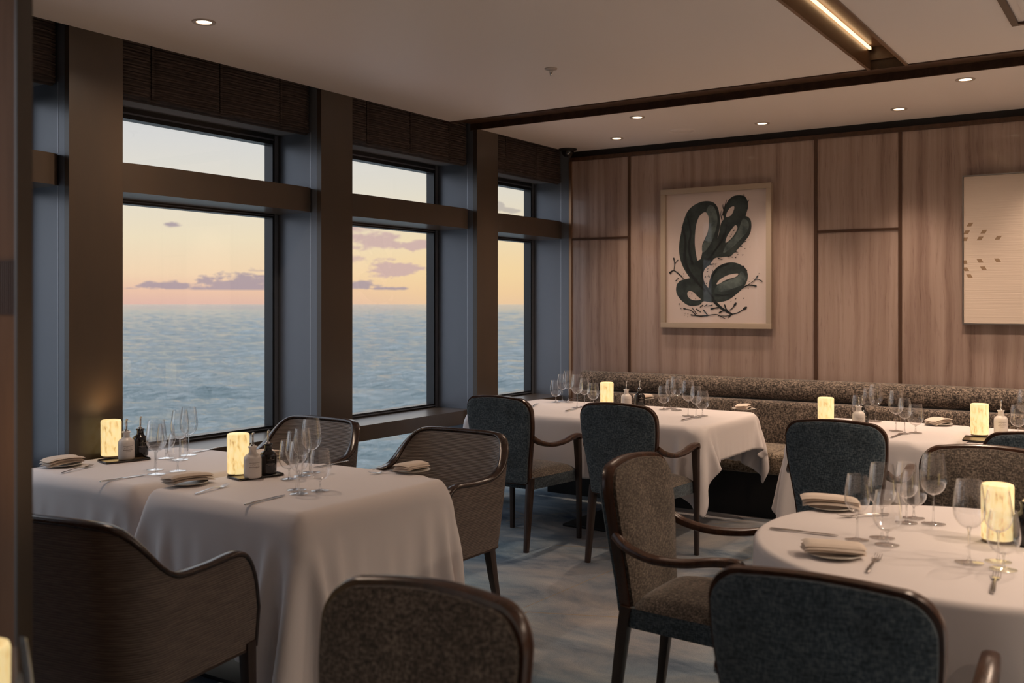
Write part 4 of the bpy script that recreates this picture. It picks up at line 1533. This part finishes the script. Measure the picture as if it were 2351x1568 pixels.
# ------------------------------------------------------------------ pictures
def picture_one():
    x0, x1, z0, z1 = -3.470, -2.545, 1.308, 2.432
    t = thing('framed_picture', 'framed abstract ink painting of dark green seaweed loops', 'picture', (x0, YB, z0))
    W, H = x1-x0, z1-z0
    fw, fd = .042, .045
    bm = BM()
    box(bm, 0, W, -fd, -.002, H-fw, H, .003); box(bm, 0, W, -fd, -.002, 0, fw, .003)
    box(bm, 0, fw, -fd, -.002, fw, H-fw, .003); box(bm, W-fw, W, -fd, -.002, fw, H-fw, .003)
    obj('frame', bm, 'pic_frame', t, True, 30)
    bm = BM(); box(bm, fw-.002, W-fw+.002, -.018, -.004, fw-.002, H-fw+.002)
    obj('paper', bm, 'paper', t, False)
    bm = BM(); 
    v = [bm.verts.new(p) for p in ((fw, -.034, fw), (W-fw, -.034, fw), (W-fw, -.034, H-fw), (fw, -.034, H-fw))]
    bm.faces.new(v)
    obj('glazing', bm, 'pane', t, False)
    def uv(x, y):
        u = (x-92)/1043.0
        top = 155-63*u; bot = 1452+16*u
        return u*W, H*(1-(y-top)/(bot-top))
    lay_ = [0]
    def closed(pts, m=6):
        n = len(pts); out = []
        P = [Vector((a, b, 0)) for a, b in pts]
        for i in range(n):
            a, b, c, d = P[i-1], P[i], P[(i+1) % n], P[(i+2) % n]
            for k in range(m):
                s = k/m
                out.append(0.5*((2*b)+(c-a)*s+(2*a-5*b+4*c-d)*s*s+(3*b-a-3*c+d)*s**3))
        return out
    def fill(bm, outer, holes=(), depth=None):
        lay_[0] += 1
        yy = -.0185-.00008*lay_[0]
        loops = [closed(outer)]+[closed(h) for h in holes]
        loops = [[Vector((*uv(p.x, p.y), 0)) for p in l] for l in loops]
        flat = [p for l in loops for p in l]
        vs = [bm.verts.new((p.x, yy, p.y)) for p in flat]
        for tri in tessellate_polygon(loops):
            try: bm.faces.new([vs[i] for i in tri])
            except ValueError: pass
    def stroke(bm, pts, w0, w1=None, blob=0):
        w1 = w1 if w1 is not None else w0
        lay_[0] += 1
        yy = -.0185-.00008*(lay_[0] % 60)-.0022
        P = spline([(a, b, 0) for a, b in pts], 5)
        prev = None
        for i, p in enumerate(P):
            tg = (P[min(i+1, len(P)-1)]-P[max(0, i-1)]).normalized()
            nn = Vector((-tg.y, tg.x, 0))*(w0+(w1-w0)*i/(len(P)-1))/2
            a, b = uv(*(p+nn).xy), uv(*(p-nn).xy)
            cur = (bm.verts.new((a[0], yy, a[1])), bm.verts.new((b[0], yy, b[1])))
            if prev: bm.faces.new((prev[0], prev[1], cur[1], cur[0]))
            prev = cur
        if blob:
            c = P[-1]
            tg = (P[-1]-P[-3]).normalized()
            n = 10
            vs = []
            for k in range(n):
                a = 2*PI*k/n
                q = c+tg*(math.cos(a)*blob*1.5)+Vector((-tg.y, tg.x, 0))*(math.sin(a)*blob*.75)
                q = uv(*q.xy); vs.append(bm.verts.new((q[0], yy-.0001, q[1])))
            bm.faces.new(vs)
    ink = BM()
    fill(ink, [(500, 262), (590, 270), (640, 330), (660, 460), (642, 580), (610, 680), (560, 745), (500, 800), (470, 860), (450, 930), (400, 1000), (345, 950), (290, 850), (264, 740), (268, 640), (284, 560), (302, 470), (345, 360), (410, 298)],
         [[(520, 365), (552, 420), (545, 540), (512, 620), (488, 680), (490, 745), (455, 843), (430, 760), (418, 640), (430, 490), (465, 400)]])
    fill(ink, [(835, 206), (895, 225), (918, 300), (905, 370), (880, 430), (800, 480), (720, 490), (695, 430), (690, 360), (720, 280), (770, 222)],
         [[(785, 310), (790, 335), (762, 395), (717, 412), (722, 372), (750, 328)]])
    fill(ink, [(880, 402), (935, 430), (948, 500), (930, 580), (880, 650), (820, 720), (760, 775), (680, 790), (610, 800), (560, 860), (515, 900), (480, 960), (440, 930), (470, 850), (500, 770), (560, 715), (610, 660), (645, 580), (665, 480), (700, 430), (780, 425)],
         [[(800, 490), (820, 518), (790, 580), (745, 632), (710, 652), (722, 600), (755, 545)]])
    fill(ink, [(400, 880), (470, 810), (520, 870), (498, 950), (512, 1030), (550, 1080), (600, 1120), (610, 1200), (560, 1215), (480, 1170), (410, 1090), (375, 990)])
    fill(ink, [(760, 838), (850, 862), (905, 920), (915, 990), (880, 1070), (810, 1140), (740, 1190), (670, 1212), (620, 1205), (585, 1140), (550, 1080), (562, 1000), (590, 930), (655, 868)],
         [[(825, 945), (805, 975), (720, 1002), (640, 1045), (628, 1038), (660, 998), (740, 956)]])
    fill(ink, [(330, 995), (400, 990), (470, 1040), (540, 1120), (600, 1190), (560, 1212), (500, 1207), (460, 1240), (370, 1248), (290, 1200), (240, 1130), (238, 1060), (270, 1015)],
         [[(360, 1107), (405, 1120), (440, 1155), (475, 1188), (420, 1196), (370, 1180), (345, 1140)]])
    obj('ink_loops', ink, 'ink', t, False)
    ws = BM()
    fill(ws, [(560, 300), (610, 330), (635, 440), (610, 560), (570, 660), (520, 730), (492, 740), (492, 680), (545, 560), (556, 430), (530, 360)])
    fill(ws, [(610, 1120), (640, 1050), (740, 1008), (820, 975), (860, 925), (895, 990), (865, 1050), (780, 1085), (700, 1110)])
    fill(ws, [(870, 430), (920, 460), (915, 540), (850, 620), (770, 700), (690, 750), (720, 670), (790, 600), (835, 520)])
    obj('pale_wash', ws, 'wash', t, False, label='grey green wash inside the loops')
    ed = BM()
    for pts, a, b, bl in (
        ([(590, 1190), (660, 1260), (720, 1300), (775, 1328)], 30, 14, 0), ([(775, 1328), (830, 1312), (890, 1272)], 9, 7, 16), ([(775, 1328), (745, 1350)], 10, 8, 9),
        ([(545, 1340), (470, 1345), (390, 1335)], 14, 8, 9), ([(545, 1340), (620, 1330), (660, 1345), (710, 1372)], 8, 5, 0), ([(640, 1342), (720, 1345), (770, 1328)], 6, 8, 0),
        ([(430, 1335), (380, 1290), (320, 1275)], 8, 6, 10), ([(440, 1325), (410, 1290), (395, 1265)], 6, 8, 0), ([(480, 1310), (450, 1290), (430, 1275)], 6, 10, 0), ([(545, 1340), (520, 1310), (505, 1290)], 8, 12, 6),
        ([(760, 1320), (720, 1285), (705, 1245)], 12, 14, 8), ([(750, 1290), (775, 1270), (800, 1235)], 9, 8, 14), ([(660, 1260), (610, 1270), (585, 1275)], 12, 12, 12), ([(700, 1290), (660, 1310)], 10, 10, 10),
        ([(310, 990), (262, 945), (215, 915), (180, 930)], 9, 9, 10), ([(215, 915), (222, 860), (215, 805)], 6, 8, 10), ([(222, 850), (250, 822)], 6, 6, 8), ([(262, 985), (235, 1010)], 6, 7, 6), ([(200, 915), (175, 945)], 12, 12, 0), ([(290, 975), (262, 945)], 5, 5, 8),
        ([(870, 1080), (920, 1055), (985, 1062)], 11, 12, 10), ([(915, 1055), (975, 1010), (1003, 972)], 6, 7, 8), ([(978, 1002), (1015, 1002), (1040, 1016)], 6, 7, 8),
        ([(700, 560), (640, 680), (560, 800), (490, 930), (520, 1060), (600, 1180)], 10, 16, 0), ([(720, 480), (700, 600), (600, 740), (480, 880)], 9, 6, 0),
        ([(300, 500), (330, 640), (320, 800), (370, 930), (440, 1020)], 20, 26, 0), ([(350, 400), (380, 560), (360, 700), (400, 860)], 16, 22, 0), ([(340, 900), (420, 1000), (520, 1110)], 18, 20, 0),
        ([(560, 1080), (580, 980), (640, 890), (740, 850)], 16, 8, 0), ([(610, 1140), (690, 1150), (740, 1140)], 9, 3, 0), ([(500, 1240), (470, 1262)], 12, 8, 0), ([(540, 1235), (510, 1255)], 10, 6, 0), ([(590, 1240), (540, 1250)], 10, 4, 0),
        ([(690, 400), (700, 340), (722, 250)], 22, 4, 0), ([(680, 440), (668, 390), (672, 350)], 10, 3, 0), ([(695, 340), (688, 310), (690, 290)], 12, 3, 0), ([(900, 330), (925, 330)], 14, 3, 0), ([(910, 280), (930, 250)], 14, 3, 0), ([(885, 225), (882, 196)], 12, 3, 0),
        ([(930, 560), (946, 545)], 12, 3, 0), ([(880, 650), (905, 640)], 14, 3, 0), ([(850, 690), (870, 690)], 12, 3, 0), ([(800, 740), (830, 745)], 14, 3, 0), ([(730, 785), (775, 775)], 12, 3, 0), ([(640, 800), (685, 812)], 12, 3, 0), ([(560, 860), (610, 850)], 12, 3, 0),
        ([(870, 870), (905, 915)], 14, 6, 8), ([(600, 930), (588, 910)], 10, 3, 0), ([(560, 980), (552, 955)], 10, 3, 0)):
        stroke(ed, pts, a, b, bl)
    rng = random.Random(8)
    dots = [(270, 1230, 12), (285, 1272, 10), (293, 1285, 6), (325, 1318, 6), (322, 1336, 7), (352, 1322, 6), (350, 1350, 6), (930, 1020, 7), (920, 1085, 7), (878, 1178, 10), (805, 1182, 12), (762, 1205, 7), (1018, 944, 6), (965, 995, 5),
            (938, 698, 7), (890, 710, 8), (870, 770, 10), (826, 764, 7), (805, 792, 12), (928, 628, 6), (775, 790, 8), (540, 925, 11), (545, 900, 9), (520, 975, 13), (547, 968, 8), (533, 1035, 12), (528, 1060, 8), (618, 855, 8), (620, 872, 7), (602, 880, 6),
            (390, 1135, 9), (372, 1158, 9), (365, 1125, 6), (428, 1180, 8), (360, 1112, 5), (792, 538, 14), (770, 575, 8), (757, 597, 8), (775, 555, 6), (255, 925, 5), (270, 955, 8), (290, 960, 6), (312, 945, 8), (312, 972, 5)]
    for x, y, r in dots:
        a = rng.uniform(.3, 1.3)
        stroke(ed, [(x-r*.7*math.cos(a), y+r*.7*math.sin(a)), (x, y), (x+r*.7*math.cos(a), y-r*.7*math.sin(a))], r*.8, r*.5)
    obj('ink_stems', ed, 'ink_edge', t, False, label='thin black stems, leaves and dots')
picture_one()

def picture_two():
    x0, z0, W, H = -1.194, 1.358, 1.06, 1.028
    t = thing('relief_panel', 'pale ribbed plaster panel with tan lozenges in a thin silver frame', 'picture', (x0, YB, z0))
    bm = BM()
    box(bm, 0, W, -.052, -.002, H-.008, H); box(bm, 0, W, -.052, -.002, 0, .008)
    box(bm, 0, .008, -.052, -.002, .008, H-.008); box(bm, W-.008, W, -.052, -.002, .008, H-.008)
    obj('frame', bm, 'silver', t, False)
    bm = BM(); box(bm, .009, W-.009, -.046, -.004, .009, H-.009)
    obj('panel', bm, 'relief', t, False)
    # lozenges: centre in the zoomed crop -> panel units
    def loz(px, py, sl):
        bm = BM()
        u = (px-55)/1560.0*W*1.0
        v = 1-(py-130)/1375.0
        cx_, cz_ = u*1.0+.004, v*H
        a, b, s = .015, .0125, .007*sl
        vs = [bm.verts.new(p) for p in ((cx_-a-s, -.0465, cz_-b), (cx_+a-s, -.0465, cz_-b), (cx_+a+s, -.0465, cz_+b), (cx_-a+s, -.0465, cz_+b))]
        bm.faces.new(vs)
        obj('inlay', bm, 'mark', t, False, label='tan lozenge')
    for px, py, s in ((120, 584, 1), (90, 654, 1), (74, 717, .6), (248, 654, 1), (214, 714, 1), (380, 714, 1), (70, 928, -.5), (82, 994, -1), (116, 1058, -1), (214, 920, -1), (245, 988, -1), (374, 918, -1)):
        loz(px, py, s)
picture_two()

# ------------------------------------------------------------------ ceiling fittings
def make_downlight(r):
    t = thing('ceiling_downlight', '', 'downlight')
    bm = BM()
    lathe(bm, [(r*.62, -.001), (r*.66, -.004), (r*.95, -.005), (r, -.0005), (r, .0), (r*.62, .0)], 40)
    obj('trim_ring', bm, 'white_metal', t, True, 40)
    bm = BM()
    lathe(bm, [(0, -.0015), (r*.62, -.0012)], 40)
    for f in bm.faces: f.normal_flip()
    obj('bulb', bm, 'bulb', t, True, 40)
    return t
DL = (make_downlight(.055), [True])
dlab = {0: 'large lit ceiling downlight above the left window tables', 1: 'lit ceiling downlight left of the faint round speaker', 2: 'lit ceiling downlight furthest right of the row near the wood beam',
        3: 'lit ceiling downlight closest to the black dome camera', 4: 'lit ceiling downlight close to the wall above the seaweed picture', 5: 'lit ceiling downlight close to the wall, right of the picture'}
for i, (x, y, pw, sz) in enumerate(DOWN):
    lab = dlab.get(i, 'added fill light outside the picture')
    if i not in dlab: continue
    place(DL[0], DL[1], (x, y, CEIL-.0005), 0, lab, 'ceiling downlights')

t = thing('sprinkler_head', 'small chrome fire sprinkler in the middle of the ceiling', 'sprinkler', (*at(1265, 157, CEIL), CEIL))
bm = BM(); lathe(bm, [(0, -.0005), (.036, -.0005), (.034, -.006), (.015, -.010), (0, -.010)], 28); obj('escutcheon', bm, 'white_metal', t, True, 40)
bm = BM(); lathe(bm, [(0, -.010), (.007, -.010), (.007, -.034), (.004, -.040), (0, -.040)], 12)
box(bm, -.013, .013, -.002, .002, -.024, -.010)
obj('nozzle', bm, 'chrome', t, True, 40)

t = thing('dome_camera', 'black dome security camera on the ceiling in the far corner', 'camera', (-4.275, 7.335, CEIL))
bm = BM(); lathe(bm, [(0, -.0005), (.078, -.0005), (.076, -.012), (.058, -.020), (0, -.020)], 40); obj('housing', bm, 'black', t, True, 40)
bm = BM(); lathe(bm, [(.052, -.020)]+[(.052*math.cos(a), -.022-.050*math.sin(a)) for a in np.linspace(0, PI/2, 10)], 40); obj('dome', bm, 'lens', t, True, 60)

t = thing('ceiling_speaker', 'faint round flush speaker grille in the ceiling before the far wall', 'speaker', (*at(1565, 300, CEIL), CEIL))
bm = BM(); lathe(bm, [(0, -.002), (.085, -.002), (.088, -.0005), (.095, -.0005), (.095, -.004), (.098, -.004), (.100, -.0)], 48); obj('grille', bm, 'ceil', t, True, 40)

t = thing('air_vent', 'square ceiling air grille with dark surround at the top right corner', 'vent', (-.15, 4.75, CEIL))
bm = BM()
for k in (0,):
    box(bm, -.44, .44, -.47, -.44, -.012, -.0005); box(bm, -.44, .44, .44, .47, -.012, -.0005)
    box(bm, -.47, -.44, -.47, .47, -.012, -.0005); box(bm, .44, .47, -.47, .47, -.012, -.0005)
obj('surround', bm, 'trimwood', t, False)
bm = BM(); box(bm, -.40, .40, -.40, .40, -.016, -.0005, .004)
for k in range(8): box(bm, -.30, .30, -.30+.08*k-.004, -.30+.08*k+.004, -.020, -.016)
obj('grille', bm, 'ceil', t, True, 30)

t = thing('strip_light', 'long warm LED strip light inside the walnut ceiling channel', 'light', (SX0+.014, 0, CEIL+.10))
bm = BM(); box(bm, -.006, .006, -4.9, 5.70, -.006, .006); obj('led_tube', bm, 'led', t, False)
bm = BM(); box(bm, -.010, .010, 5.70, 5.735, -.010, .012); obj('end_cap', bm, 'chrome', t, False)
